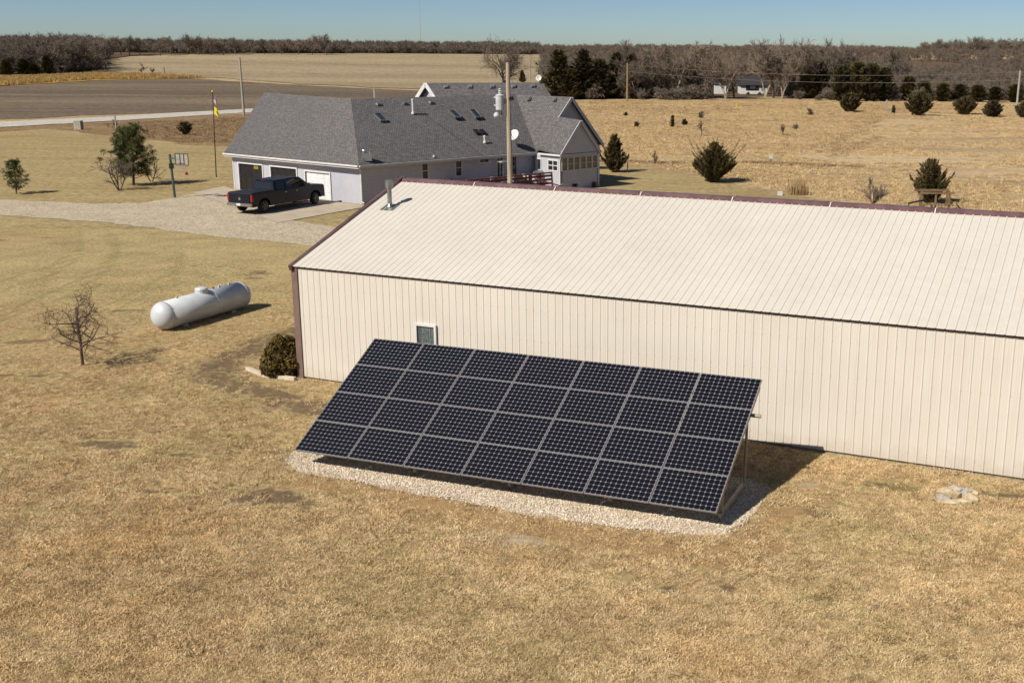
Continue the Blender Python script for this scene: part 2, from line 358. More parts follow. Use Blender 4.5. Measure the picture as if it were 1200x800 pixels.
    def build(s, name, mats, parent=None, smooth=False, world=False, kind=None, label=None):
        if world and parent is not None:
            loc, rz = XF[parent.name]; c, sn = math.cos(-rz), math.sin(-rz)
            s.v = [((x-loc[0])*c-(y-loc[1])*sn, (x-loc[0])*sn+(y-loc[1])*c, z-loc[2]) for x, y, z in s.v]
        o = bpy.data.objects.new(name, s.mesh(name, mats, smooth)); COL.objects.link(o)
        if parent is not None: o.parent = parent; XF[o.name] = XF[parent.name]
        if kind: o['kind'] = kind
        if label: o['label'] = label
        return o
def link(name, me, parent=None, loc=(0, 0, 0), rot=(0, 0, 0)):
    o = bpy.data.objects.new(name, me); COL.objects.link(o); o.location = loc; o.rotation_euler = rot
    if parent is not None: o.parent = parent; XF[o.name] = XF.get(parent.name, ((0, 0, 0), 0))
    return o
def tag(o, label, cat, group=None, kind=None):
    o['label'] = label; o['category'] = cat
    if group: o['group'] = group
    if kind: o['kind'] = kind
    return o
def thing(name, label, cat, loc, rz=0, group=None):
    o = bpy.data.objects.new(name, None); COL.objects.link(o); o.empty_display_size = .3
    loc = tuple(float(q) for q in loc)
    if len(loc) == 2: loc = loc+(0.,)
    o.location = loc; o.rotation_euler = (0, 0, rz); XF[o.name] = (loc, rz)
    return tag(o, label, cat, group)
def copy_tree(o, parent=None):
    c = o.copy(); COL.objects.link(c); c.parent = parent
    for ch in list(o.children): copy_tree(ch, c)
    return c
# ------------------------------------------------------------------ ground sheets
import bmesh
def sheet(name, poly, off, m, step=None, wob=0, seed=0):
    rs = random.Random(seed); P = []
    n = len(poly)
    for i in range(n):
        a = np.array(poly[i][:2], float); b = np.array(poly[(i+1) % n][:2], float)
        k = max(1, int(np.linalg.norm(b-a)/(wob*4))) if wob else 1
        for j in range(k):
            p = a+(b-a)*j/k
            if wob: p = p+np.array([rs.uniform(-1, 1), rs.uniform(-1, 1)])*wob
            P.append(p)
    bm = bmesh.new(); vs = [bm.verts.new((p[0], p[1], 0)) for p in P]
    es = [bm.edges.new((vs[i], vs[(i+1) % len(vs)])) for i in range(len(vs))]
    bmesh.ops.triangle_fill(bm, edges=es, use_beauty=True)
    if step:
        xs = [p[0] for p in P]; ys = [p[1] for p in P]
        for ax, lo, hi in ((0, min(xs), max(xs)), (1, min(ys), max(ys))):
            q = lo+step
            while q < hi:
                co = (q, 0, 0) if ax == 0 else (0, q, 0); no = (1, 0, 0) if ax == 0 else (0, 1, 0)
                bmesh.ops.bisect_plane(bm, geom=bm.verts[:]+bm.edges[:]+bm.faces[:], plane_co=co, plane_no=no); q += step
    for v in bm.verts: v.co.z = float(terrain(v.co.x, v.co.y))+off
    bmesh.ops.recalc_face_normals(bm, faces=bm.faces[:])
    for f in bm.faces:
        if f.normal.z < 0: f.normal_flip()
    me = bpy.data.meshes.new(name); bm.to_mesh(me); bm.free(); me.materials.append(m)
    o = bpy.data.objects.new(name, me); COL.objects.link(o); o['kind'] = 'structure'
    return o
def inpoly(P, poly):
    P = np.asarray(P); x, y = P[:, 0], P[:, 1]; r = np.zeros(len(P), bool); n = len(poly)
    for i in range(n):
        x1, y1 = poly[i][:2]; x2, y2 = poly[(i+1) % n][:2]
        if y1 == y2: continue
        r ^= ((y1 > y) != (y2 > y)) & (x < (x2-x1)*(y-y1)/(y2-y1)+x1)
    return r
def PX(*pts): return [at(a, b)[:2] for a, b in pts]
# base terrain: polar-ish rectangular grid denser near
def axis_pts(lim, first=10., grow=1.12):
    a = [0.]; s = first
    while a[-1] < lim: a.append(a[-1]+s); s *= grow if a[-1] > 300 else 1.0
    return a
xa = axis_pts(7000, 20); xs = sorted(set([-q for q in xa]+xa)); ys = sorted(set([-q for q in xa if q < 600]+xa))
X, Y = np.meshgrid(xs, ys); Z = terrain(X, Y); nx, ny = len(xs), len(ys)
me = bpy.data.meshes.new('ground')
me.from_pydata(np.stack([X.ravel(), Y.ravel(), Z.ravel()], 1).tolist(), [], [(j*nx+i, j*nx+i+1, (j+1)*nx+i+1, (j+1)*nx+i) for j in range(ny-1) for i in range(nx-1)])
me.materials.append(M_PRAIRIE); me.polygons.foreach_set('use_smooth', [True]*len(me.polygons))
g = bpy.data.objects.new('ground', me); COL.objects.link(g); g['kind'] = 'structure'
# sheets laid over it
LAWN_FAR = [(-75, 40), (-75, 108), *[tuple(p) for p in PX((-40, 158), (60, 152), (150, 163), (215, 170), (270, 172))], (-16, 110), *[tuple(p) for p in PX((560, 196), (700, 192), (780, 200), (850, 214), (930, 228), (1010, 240), (1210, 262))], (60, 30), (40, -10), (-60, -10)]
o_ = sheet('outer_lawn', LAWN_FAR, .012, M_FARLAWN, wob=.6, seed=3)
sheet('verge', PX((-60, 158), (-60, 149), (290, 133), (420, 128), (500, 130), (520, 140), (270, 175), (215, 170), (150, 163), (60, 152)), .008, M_ROADSIDE, wob=1.2, seed=5)
sheet('mown_field', PX((1045, 124), (1300, 128), (1300, 215), (1180, 214), (1000, 190), (930, 182), (965, 172), (1010, 150)), .01, M_MOWN, wob=1.5, seed=8)
sheet('plowed_field', PX((-120, 145), (-120, 106), (0, 102), (110, 94), (200, 91), (250, 94), (330, 99), (480, 106), (640, 112), (640, 118), (520, 124), (290, 128)), .04, M_PLOW, 25, wob=2, seed=9)
sheet('golden_strip', PX((-120, 104), (-120, 97), (0, 91), (60, 89), (110, 86), (190, 88), (250, 92), (200, 93), (110, 95), (0, 103)), .15, M_GOLD, 25, wob=1.5, seed=10)
sheet('stubble_field', PX((120, 85), (119, 72), (127, 68.6), (158, 66.3), (200, 64.4), (300, 62.9), (450, 62.9), (640, 64.2), (655, 90), (640, 111), (480, 105), (330, 98), (250, 91.5), (190, 87.5)), .12, M_STUB, 25, wob=3, seed=11)
sheet('road', PX((-120, 155), (-120, 149.5), (0, 143.3), (140, 136.5), (290, 128), (420, 121.5), (560, 115), (560, 118), (420, 125.5), (290, 132.3), (140, 141.6), (0, 149.6)), .06, M_ROAD, wob=.35, seed=12)
sheet('wood_floor', [tuple(p) for p in PX((590, 115.5), (700, 115.5), (860, 113), (985, 114.5), (1060, 117), (1300, 119))]+[(420, 700), (160, 700), (-25, 420)], .06, M_WOODFLOOR, 30, wob=2, seed=13)
DRIVE = [tuple(p) for p in PX((-80, 234), (0, 234.5), (110, 239), (165, 238.5), (205, 231.5), (262, 222.5))]+[tuple(p) for p in PX((330, 258), (424, 243), (418, 262), (372, 276), (350, 288), (300, 284), (200, 270), (100, 260), (0, 252), (-80, 248))]
sheet('driveway', PX((-120, 235), (0, 234.5), (110, 239), (165, 238.5), (205, 231.5), (235, 226.5), (300, 250), (335, 258), (400, 268), (440, 276), (440, 300), (372, 290), (345, 286.5), (240, 276), (130, 262), (0, 252), (-120, 246)), .03, M_GRAVEL, wob=.18, seed=14)
sheet('concrete_pad', PX((226, 226.5), (262, 219), (274, 222.5), (424.5, 241.2), (427, 243.5), (325, 262), (300, 252)), .05, M_CONC)
PADP = [tuple(p) for p in PX((333, 541), (348, 553), (450, 572), (600, 600), (700, 616), (800, 628), (850, 628), (874, 614), (896, 588), (903, 572), (876, 562), (700, 535), (500, 512), (400, 510), (345, 530))]
PAD = sheet('gravel_pad', PADP, .03, M_PADGRAVEL, wob=.13, seed=15)
# near lawn: fine grid carrying where the turf is worn (bare soil, rusty, pale, green)
from mathutils import noise as mnoise
rng = np.random.default_rng(7)
gx = np.arange(-46, 42.01, .35); gy = np.arange(2, 66.01, .35); GX, GY = np.meshgrid(gx, gy); NP_ = np.stack([GX.ravel(), GY.ravel()], 1)
def blobmask(P, spots):
    """spots: (px,py, rx,ry metres, amount, rot)"""
    out = np.zeros(len(P))
    for px, py, rx, ry, am, rt in spots:
        c = gz(px, py); dx, dy = P[:, 0]-c[0], P[:, 1]-c[1]; ca, sa = math.cos(rt), math.sin(rt)
        u = (dx*ca+dy*sa)/rx; v = (-dx*sa+dy*ca)/ry; out = np.maximum(out, am*1.12*np.exp(-(u*u+v*v)**1.5*.5))
    return out
def segmask(P, pts, wd, am):
    out = np.zeros(len(P))
    Q = [gz(a, b)[:2] for a, b in pts]
    for a, b in zip(Q[:-1], Q[1:]):
        d = b-a; t = np.clip(((P-a) @ d)/(d @ d), 0, 1); e = np.linalg.norm(P-(a+t[:, None]*d), axis=1); out = np.maximum(out, am*np.exp(-(e/wd)**2))
    return out
def masks(P):
    dirt = segmask(P, [(345, 390), (300, 406), (262, 424), (248, 440), (290, 456), (345, 474), (380, 482)], 1.0, .72)
    dirt = np.maximum(dirt, blobmask(P, [(130, 522, .9, .35, .72, -.2), (215, 533, .5, .2, .7, 0), (180, 578, 1.2, .12, .78, -.25), (245, 588, .8, .08, .7, -.3), (320, 582, .8, .5, .72, -.2), (365, 592, .3, .3, .6, 0),
        (725, 678, .4, .18, .72, -.3), (780, 690, .25, .12, .7, 0), (735, 760, .1, .1, .0, 0), (965, 705, .5, .12, .7, -.1), (1010, 693, .2, .1, .72, 0), (1028, 712, .15, .1, .75, 0), (1000, 716, .2, .1, .7, 0),
        (825, 668, .4, .15, .66, 0), (855, 690, .3, .2, .66, 0), (1150, 740, .5, .1, .7, -.4), (1130, 725, .2, .1, .7, 0), (1180, 742, .3, .1, .66, 0), (1128, 772, .15, .1, .7, 0), (1050, 574, .5, .25, .7, -.1),
        (1185, 582, .8, .2, .78, -.3), (610, 634, .3, .1, .66, 0), (1060, 755, .2, .1, .7, 0), (60, 600, .4, .2, .5, 0), (1040, 570, .8, .4, .55, 0), (960, 600, .5, .5, .55, 0)]))
    nz = np.array([mnoise.noise(Vector((x*.42+y*.1, y*1.15, 5.)))+.5*mnoise.noise(Vector((x*2.1, y*2.6, 7.))) for x, y in P])
    zone = np.array([mnoise.noise(Vector((x*.12, y*.12, 2.))) for x, y in P])
    dirt = np.maximum(dirt, np.clip((nz-.36)*2.4, 0, .8)*np.clip(.5+zone*2, 0, 1)*np.clip((np.hypot(P[:, 0], P[:, 1])-20)/6, .25, 1))
    rust = blobmask(P, [(430, 570, 1.2, .3, .6, -.3), (640, 612, 3.2, .5, .7, -.4), (820, 650, 1.8, .6, .8, -.3), (760, 640, 2.2, .7, .8, -.4), (545, 590, 2.2, .35, .85, -.4), (880, 640, .9, .5, .8, 0), (950, 580, .8, .8, .5, 0), (330, 500, 1.5, 1, .35, 0), (700, 660, 2.5, .8, .4, -.3)])
    rust = np.maximum(rust, segmask(P, [(350, 562), (500, 590), (640, 620), (780, 648), (880, 640), (915, 600)], .7, .85))
    pale = blobmask(P, [(590, 632, 1.2, .4, .68, -.3), (700, 700, 1, .3, .4, 0), (950, 570, .35, .2, .75, 0), (540, 620, .6, .2, .5, 0), (260, 790, .4, .2, .5, 0), (30, 790, .4, .2, .55, 0)])
    pale = np.maximum(pale, segmask(P, [(965, 530), (1080, 547), (1200, 568)], .45, .62))
    pale = np.maximum(pale, segmask(P, [(322, 444), (352, 449), (420, 462)], .3, .6))
    green = blobmask(P, [(1120, 640, 2.4, .8, .55, 0), (1040, 570, 1.2, .5, .6, 0), (1110, 592, .8, .3, .6, 0), (60, 640, 3, 1.4, .45, 0), (180, 700, 2.5, .8, .3, 0), (1120, 570, .5, .2, .6, 0)])
    green = np.maximum(green, np.clip(-zone*1.2, 0, .36)); rust = np.maximum(rust, np.clip(zone*1.2-.1, 0, .38))
    return dirt, rust, pale, green
def tracks(P):
    o = np.zeros(len(P))
    for dy in (0, 11):
        for pts in ([(-20, 372+dy), (40, 352+dy), (90, 330+dy), (125, 306+dy), (140, 284+dy), (120, 266+dy)], [(-20, 402+dy), (60, 378+dy), (130, 356+dy), (200, 322+dy), (215, 296+dy)], [(0, 330+dy), (60, 312+dy), (95, 290+dy), (95, 272+dy)]):
            o = np.maximum(o, segmask(P, pts, .22, .7))
    return o
mk = masks(NP_)
# mower wheel tracks curving across the lawn on the left
trk = tracks(NP_)
me = bpy.data.meshes.new('lawn'); nx, ny = len(gx), len(gy)
hz = .018+.03*np.sin(NP_[:, 0]*.35)*np.sin(NP_[:, 1]*.3)*0
me.from_pydata(np.column_stack([NP_, np.full(len(NP_), .018)]).tolist(), [], [(j*nx+i, j*nx+i+1, (j+1)*nx+i+1, (j+1)*nx+i) for j in range(ny-1) for i in range(nx-1)])
for nm, arr in zip(('dirt', 'rust', 'pale', 'green'), (mk[0], mk[1], mk[2], np.maximum(mk[3], trk))):
    a = me.attributes.new(nm, 'FLOAT', 'POINT'); a.data.foreach_set('value', arr.astype(np.float32))
me.materials.append(M_LAWN); lawn = bpy.data.objects.new('lawn', me); COL.objects.link(lawn); lawn['kind'] = 'structure'
# ------------------------------------------------------------------ instancer for uncountable stuff
def scatter(name, pts, scl, srcs, rz=None, label=None, seed=0, tilt=0):
    rg = np.random.default_rng(seed); n = len(pts)
    me = bpy.data.meshes.new(name); me.from_pydata(np.asarray(pts, float).tolist(), [], [])
    rot = np.zeros((n, 3), np.float32); rot[:, 2] = rg.uniform(0, 2*PI, n) if rz is None else rz
    if tilt: rot[:, 0] = rg.normal(0, tilt, n); rot[:, 1] = rg.normal(0, tilt, n)
    a = me.attributes.new('rot', 'FLOAT_VECTOR', 'POINT'); a.data.foreach_set('vector', rot.ravel())
    a = me.attributes.new('scl', 'FLOAT', 'POINT'); a.data.foreach_set('value', np.asarray(scl, np.float32))
    a = me.attributes.new('pick', 'INT', 'POINT'); a.data.foreach_set('value', rg.integers(0, len(srcs), n).astype(np.int32))
    o = bpy.data.objects.new(name, me); COL.objects.link(o); o['kind'] = 'stuff'
    if label: o['label'] = label
    c = bpy.data.collections.new(name+'_sources')
    for i, s_ in enumerate(srcs):
        so = bpy.data.objects.new('%s_source_%02d' % (name, i), s_); c.objects.link(so)
    ng = bpy.data.node_groups.new(name, 'GeometryNodeTree')
    ng.interface.new_socket('Geometry', in_out='INPUT', socket_type='NodeSocketGeometry'); ng.interface.new_socket('Geometry', in_out='OUTPUT', socket_type='NodeSocketGeometry')
    gi = ng.nodes.new('NodeGroupInput'); go = ng.nodes.new('NodeGroupOutput'); ip = ng.nodes.new('GeometryNodeInstanceOnPoints')
    ci = ng.nodes.new('GeometryNodeCollectionInfo'); ci.inputs['Collection'].default_value = c; ci.inputs['Separate Children'].default_value = True; ci.inputs['Reset Children'].default_value = True
    def at_(nm, ty):
        q = ng.nodes.new('GeometryNodeInputNamedAttribute'); q.data_type = ty; q.inputs['Name'].default_value = nm; return q.outputs['Attribute']
    L = ng.links.new
    L(gi.outputs[0], ip.inputs['Points']); L(ci.outputs[0], ip.inputs['Instance']); ip.inputs['Pick Instance'].default_value = True
    L(at_('pick', 'INT'), ip.inputs['Instance Index']); L(at_('rot', 'FLOAT_VECTOR'), ip.inputs['Rotation'])
    L(at_('scl', 'FLOAT'), ip.inputs['Scale']); L(ip.outputs[0], go.inputs[0])
    md = o.modifiers.new('scatter', 'NODES'); md.node_group = ng
    return o
def tuft_mesh(name, m, nb, rad, h0, h1, wd, lean, seed):
    rs = random.Random(seed); b = MB()
    for i in range(nb):
        r = rad*math.sqrt(rs.random()); a = rs.uniform(0, 2*PI); x, y = r*math.cos(a), r*math.sin(a)
        h = rs.uniform(h0, h1); d = rs.uniform(0, 2*PI); ln = rs.uniform(.2, 1)*lean*h; dx, dy = math.cos(d)*ln, math.sin(d)*ln
        pw = rs.uniform(0, PI); wx, wy = math.cos(pw)*wd/2, math.sin(pw)*wd/2
        b.add([(x-wx, y-wy, 0), (x+wx, y+wy, 0), (x+dx*.4+wx*.8, y+dy*.4+wy*.8, h*.6), (x+dx*.4-wx*.8, y+dy*.4-wy*.8, h*.6), (x+dx, y+dy, h)],
              [(0, 1, 2, 3), (3, 2, 4)])
    return b.mesh(name, m)
# ------------------------------------------------------------------ steel building
YB = .4163; UB = np.array([math.cos(YB), -math.sin(YB), 0]); NB = np.array([math.sin(YB), math.cos(YB), 0]); BO = np.array([-9.657, 35.156, 0.])
BH, BHW, BR, BL = 3.605, 6.16, 2.022, 32*.916
barn = thing('steel_building', 'long cream steel building with maroon ridge behind the solar array', 'barn', BO, -YB)
def rib_profile(wd=.916):
    p = [(0, 0)]
    for k in range(4):
        c = .035+k*.229
        p += [(c-.026, 0), (c-.009, .0125), (c+.009, .0125), (c+.026, 0), (c+.09, 0), (c+.096, .002), (c+.108, .002), (c+.114, 0), (c+.15, 0), (c+.156, .002), (c+.168, .002), (c+.174, 0)]
    p.append((wd-.001, 0)); q = []
    for a in p:
        if not q or a[0] > q[-1][0]: q.append(a)
    return q
def ribbed(L0):
    """sheet in x (width) and y (length), ribs up z"""
    b = MB(); P = rib_profile(); n = len(P)
    b.add([(x, 0, z) for x, z in P]+[(x, L0, z) for x, z in P], [(i, i+1, n+i+1, n+i) for i in range(n-1)]); return b
slope = math.atan2(BR, BHW); SL = math.hypot(BR, BHW)
def screws(b, rows):
    b.m = 1
    for k in range(4):
        for y in rows: b.box((.035+k*.229+.03, y-.006, .001), (.035+k*.229+.042, y+.006, .006))
    b.m = 0; return b
M_SCREW = mat('screw_heads', lin((176, 166, 150)), .5, .1)
wm = screws(ribbed(BH-.12), (.25, 1.1, 2.0, 2.9, 3.4)).mesh('wall_panel', [M_WALLP, M_SCREW]); rm = ribbed(SL+.1).mesh('roof_panel', M_ROOFP)
for i in range(32):
    # wall: y of sheet -> up, z of sheet -> -NB (outwards)
    link('wall_panel', wm, barn, (i*.916+rng.uniform(-.001, .001), 0, .09), (PI/2, 0, 0))
    link('roof_panel', rm, barn, (i*.916, -.1*math.cos(slope), BH-.1*math.sin(slope)+.03), (slope, 0, 0))
b = MB(); L = BL; W2 = 2*BHW
b.add([(0, W2, 0), (L, W2, 0), (L, W2, BH), (0, W2, BH)], [(1, 0, 3, 2)])
b.prism([(0, .1, 0), (0, W2-.02, 0), (0, W2-.02, BH-.1), (0, BHW, BH+BR-.08), (0, .1, BH-.1)], (.04, 0, 0))
b.prism([(L, .1, 0), (L, W2-.02, 0), (L, W2-.02, BH-.1), (L, BHW, BH+BR-.08), (L, .1, BH-.1)], (-.04, 0, 0))
b.build('end_wall', M_WALLP, barn)
MB().add([(0, BHW, BH+BR+.03), (L, BHW, BH+BR+.03), (L, W2+.1, BH), (0, W2+.1, BH)], [(0, 1, 2, 3)]).build('rear_roof', M_ROOFP, barn)
MB().box((.1, .06, 0), (L-.1, .12, .1)).build('foundation', M_CONC, barn)
b = MB(); b.box((.02, -.03, BH-.062), (L, .02, BH-.012)); b.build('eave_shade_trim', M_GAP, barn)  # brown trim strip whose colour stands in for the shaded gap under the roof edge
b = MB(); b.box((-.07, -.04, .02), (.15, .1, BH-.02)); b.box((-.085, .1, .02), (-.04, .2, BH-.02)); b.build('corner_trim', M_BRTRIM, barn)
for sgn, nm in ((1, 0), (-1, 1)):
    y0 = -.12 if sgn == 1 else W2+.12
    b = MB(); dv = np.array([0, BHW-y0, BR+.04])
    b.bar(np.array([-.03, y0, BH-.06]), np.array([-.03, BHW, BH+BR+.04]), .12, .17, up=(0, 0, 1)); b.build('rake_trim', M_MAROON, barn)
rc = MB(); sg = 3.05
rc.prism([(0, BHW-.19, BH+BR-.02), (0, BHW-.1, BH+BR+.07), (0, BHW+.13, BH+BR+.075), (0, BHW+.26, BH+BR-.045), (0, BHW+.25, BH+BR-.06), (0, BHW-.25, BH+BR-.06)], (sg-.012, 0, 0))
rcm = rc.mesh('ridge_cap', M_MAROON)
for i in range(int(BL/sg)+1): link('ridge_cap', rcm, barn, (-.08+i*sg, 0, 0))
rj = MB().prism([(0, BHW-.27, BH+BR-.05), (0, BHW-.132, BH+BR+.082), (0, BHW+.132, BH+BR+.082), (0, BHW+.27, BH+BR-.05)], (.03, 0, 0)).mesh('ridge_joint', M_WALLP)
for i in range(1, int(BL/sg)+1): link('ridge_joint', rj, barn, (-.1+i*sg, 0, 0))
def on_barn_wall(px, py): q = pl(px, py, BO-NB*.02, NB)-BO; return q @ UB, q[2]
s0, z1 = on_barn_wall(486.5, 378); s1, z1b = on_barn_wall(511.5, 380); z0 = z1-1.0
win = MB()
for a, c in (((s0, z0), (s0+.07, z1)), ((s1-.07, z0), (s1, z1)), ((s0+.07, z1-.07), (s1-.07, z1)), ((s0+.07, z0), (s1-.07, z0+.07))): win.box((a[0], -.075, a[1]), (c[0], .02, c[1]))
wf = win.build('window', M_WHITE, barn)
MB().box((s0+.07, -.03, z0+.07), (s1-.07, -.024, z1-.07)).build('pane', mat('barn_glass', (.6, .66, .66), .03, 0, .5, build=lambda t, b: (b.inputs['Transmission Weight'].__setattr__('default_value', .92))), wf)
b = MB(); n_ = 28; pts = [(s0+.2+(s1-s0-.26)*i/n_, -.012+.006*math.sin(i*1.7)) for i in range(n_+1)]
b.add([(x, y, z0+.07) for x, y in pts]+[(x, y, z1-.12) for x, y in pts], [(i, i+1, n_+2+i, n_+1+i) for i in range(n_)]); b.build('curtain', M_CLOTH, wf)
MB().box((s0+.07, -.006, z0+.07), (s1-.07, -.0045, z1-.07)).build('blind', M_SCREEN, wf)
# flue on the roof
vp_n = np.array([0, -math.sin(slope), math.cos(slope)]); NBW = NB*(-math.sin(slope))+np.array([0, 0, math.cos(slope)])
q = pl(457, 243, BO+np.array([0, 0, BH+.03]), NBW)-BO; vx, vy, vz = q @ UB, q @ NB, q[2]
flue = MB(); flue.lathe((vx, vy, vz-.1), [(.12, 0), (.12, .12), (.085, .2), (.075, .22), (.075, .72), (.1, .74), (.13, .77), (.13, 1.0), (.05, 1.02)], 14)
fo = flue.build('flue_pipe', M_GALV, barn, smooth=False)
MB().obox((vx, vy, vz+.0), (.5, .5, .02), (1, 0, 0), vp_n).build('flashing', M_GALV, fo)
# ------------------------------------------------------------------ solar array
YA, TA = .3682, .4713
AZ = .45; AO = gz(344.8, 526.5, AZ)*np.array([1, 1, 0.])
arr = thing('solar_array', 'ground mounted solar array, four rows of seven dark panels on gravel', 'solar array', AO, -YA)
ca, sa = math.cos(TA), math.sin(TA)
PWi, PHi, px_, py_ = 1.530, 1.068, 1.551, 1.0800
fr = MB(); t_, h_ = .014, .042
for (a, c) in (((0, 0), (PWi, t_)), ((0, PHi-t_), (PWi, PHi)), ((0, t_), (t_, PHi-t_)), ((PWi-t_, t_), (PWi, PHi-t_))): fr.box((a[0], a[1], -h_), (c[0], c[1], 0))
frm = fr.mesh('solar_panel', M_ALU)
bs = MB().box((t_, t_, -.012), (PWi-t_, PHi-t_, -.005)).mesh('backsheet', M_BACK)
cl = MB(); cw = (PWi-2*t_-.006)/12; chh = (PHi-2*t_-.006)/8
for i in range(12):
    for j in range(8):
        cx, cy = t_+.003+(i+.5)*cw, t_+.003+(j+.5)*chh; hx, hy, k = cw/2-.0022, chh/2-.0022, .022
        cl.add([(cx-hx+k, cy-hy, -.004), (cx+hx-k, cy-hy, -.004), (cx+hx, cy-hy+k, -.004), (cx+hx, cy+hy-k, -.004), (cx+hx-k, cy+hy, -.004), (cx-hx+k, cy+hy, -.004), (cx-hx, cy+hy-k, -.004), (cx-hx, cy-hy+k, -.004)], [tuple(range(8))])
clm = cl.mesh('cell_sheet', M_CELL)
for r_ in range(4):
    for c_ in range(7):
        y0 = r_*py_
        p = link('solar_panel', frm, arr, (c_*px_, y0*ca, AZ+y0*sa+rng.uniform(-.002, .002)), (TA, 0, rng.uniform(-.0006, .0006)))
        link('backsheet', bs, p); cs = link('cell_sheet', clm, p)
        cs['kind'] = 'stuff'
def sp(u, s, o=0): return np.array([u, s*ca+o*sa, AZ+s*sa-o*ca])
for s in (.55, 1.65, 2.75, 3.7):
    MB().bar(sp(.05, s, .11), sp(10.82, s, .11), .05, .08).build('purlin', M_GALVD, arr)
for s, e_ in ((.62, 10.8), (3.25, 11.04)): MB().tube(sp(-.02, s, .2), sp(e_, s, .2), .045, n=10).build('cross_pipe', M_GALVD, arr)
for u in (.55, 3.1, 5.65, 8.2, 10.78):
    MB().bar(sp(u, .1, .17), sp(u, 4.2, .17), .05, .07).build('rafter', M_GALVD, arr)
    f = sp(u, .62, .2); r = sp(u, 3.25, .2)
    MB().tube((u, f[1], -.05), (u, f[1], f[2]), .04, n=8).build('leg', M_GALVD, arr)
    MB().tube((u, 2.62, -.05), (u, 2.72, sp(u, 2.98, .2)[2]), .035, n=8).build('leg', M_GALVD, arr)
    MB().bar((u, .5, .16), (u, 2.64, .16), .07, .09).build('base_beam', M_GALVD, arr)
for u in (1.8, 4.4, 6.9, 9.5):
    MB().tube((u, .62, .02), (u+.5, 2.5, 1.1), .02, n=6).build('brace', M_GALVD, arr)
# gravel stones on the pad
def rand_in(poly, n, rg):
    P = np.array([p[:2] for p in poly]); lo, hi = P.min(0), P.max(0); out = np.zeros((0, 2))
    while len(out) < n:
        q = rg.uniform(lo, hi, (n, 2)); out = np.vstack([out, q[inpoly(q, poly)]])
    return out[:n]
def stone_mesh(name, m, seed, sx=1, sy=.8, sz=.55):
    rs = random.Random(seed); b = MB(); vs = []
    ico = [(0, 0, 1)]+[(.9*math.cos(k*PI/3), .9*math.sin(k*PI/3), .35) for k in range(6)]+[(.85*math.cos(k*PI/3+.5), .85*math.sin(k*PI/3+.5), -.5) for k in range(6)]
    vs = [(x*sx*rs.uniform(.75, 1.2), y*sy*rs.uniform(.75, 1.2), z*sz*rs.uniform(.8, 1.15)) for x, y, z in ico]
    b.add(vs, [(0, 1+k, 1+(k+1) % 6) for k in range(6)]+[(1+k, 7+k, 1+(k+1) % 6) for k in range(6)]+[(7+k, 7+(k+1) % 6, 1+(k+1) % 6) for k in range(6)])
    return b.mesh(name, m)
M_PEB = mat('pebbles', None, .9, 0, .2, _tuft((184, 166, 142), (220, 202, 176), (242, 228, 208)))
srcs = [stone_mesh('pebble_%d' % i, M_PEB, i) for i in range(5)]
P2 = rand_in(PADP, 26000, rng); P2 = P2[P2[:, 1] < 40]
sc = rng.uniform(.012, .034, len(P2))
scatter('pad_stones', np.column_stack([P2, np.full(len(P2), .036)]), sc, srcs, label='crushed pale stone under the solar array', seed=1, tilt=.5)
# a sparse fringe of strays
cen = np.array([p[:2] for p in PADP]).mean(0)
ring = np.array([p[:2] for p in PADP]); idx = rng.integers(0, len(ring), 1400); t = rng.random((1400, 1)); Q = ring[idx]*(1-t)+ring[(idx+1) % len(ring)]*t; Q = Q+rng.normal(0, .22, Q.shape)
scatter('stray_stones', np.column_stack([Q, np.full(len(Q), .03)]), rng.uniform(.01, .024, len(Q)), srcs, label='stray pale gravel stones round the pad edge', seed=2, tilt=.5)
# ------------------------------------------------------------------ dry grass blades on the near lawn
def keep_off(P, d=0):
    q = P-BO[:2]; u, v = q @ UB[:2], q @ NB[:2]
    return ~((u > -.05) & (u < BL) & (v > -.05) & (v < 12.5)) & ~inpoly(P, PADP)
n0 = 640000
dd = np.sqrt(rng.uniform(13**2, 62**2, n0)); keep = rng.random(n0) < np.clip((22/dd)**1.1, 0, 1)*np.clip((60-dd)/22, 0, 1); dd = dd[keep]
th = rng.uniform(-.6, .55, len(dd)); G = np.column_stack([dd*np.sin(th), dd*np.cos(th)])
G = G[keep_off(G)]; G = G[G[:, 1] < 60]
mkk = masks(G); trg = tracks(G); nzz = np.array([mnoise.noise(Vector((x*2.2, y*2.8, 1.)))+.6*mnoise.noise(Vector((x*6, y*7, 4.))) for x, y in G]); den = 1-np.clip((mkk[0]+nzz*.55-.12)*1.9, 0, .97)*(mkk[0] > .06)-np.clip(mkk[1]*.95, 0, .78)-np.clip(mkk[2]*.7, 0, .6)
G = G[rng.random(len(G)) < den-trg*.6]
from mathutils import noise as mnoise
drv = [tuple(p) for p in PX((-120, 234), (110, 238), (205, 231), (300, 250), (440, 276), (440, 300), (345, 287), (240, 277), (130, 263), (-120, 247))]
G = G[~inpoly(G, drv)]
tsrc = [tuft_mesh('tuft_%d' % i, M_TUFT, 30, .12, .015, .05, .0095, 2.1, i) for i in range(6)]
dG = np.hypot(G[:, 0], G[:, 1])
cl_ = np.array([mnoise.noise(Vector((x*.9, y*.9, 0))) for x, y in G]); scl = (.75+.5*np.clip(cl_+.3, 0, 1)+.25*rng.random(len(G)))*(1-np.clip((dG-26)/60, 0, .4))
scatter('dry_grass', np.column_stack([G, np.full(len(G), .015)]), scl, tsrc, label='short dry tan grass of the lawn', seed=3, tilt=.12)
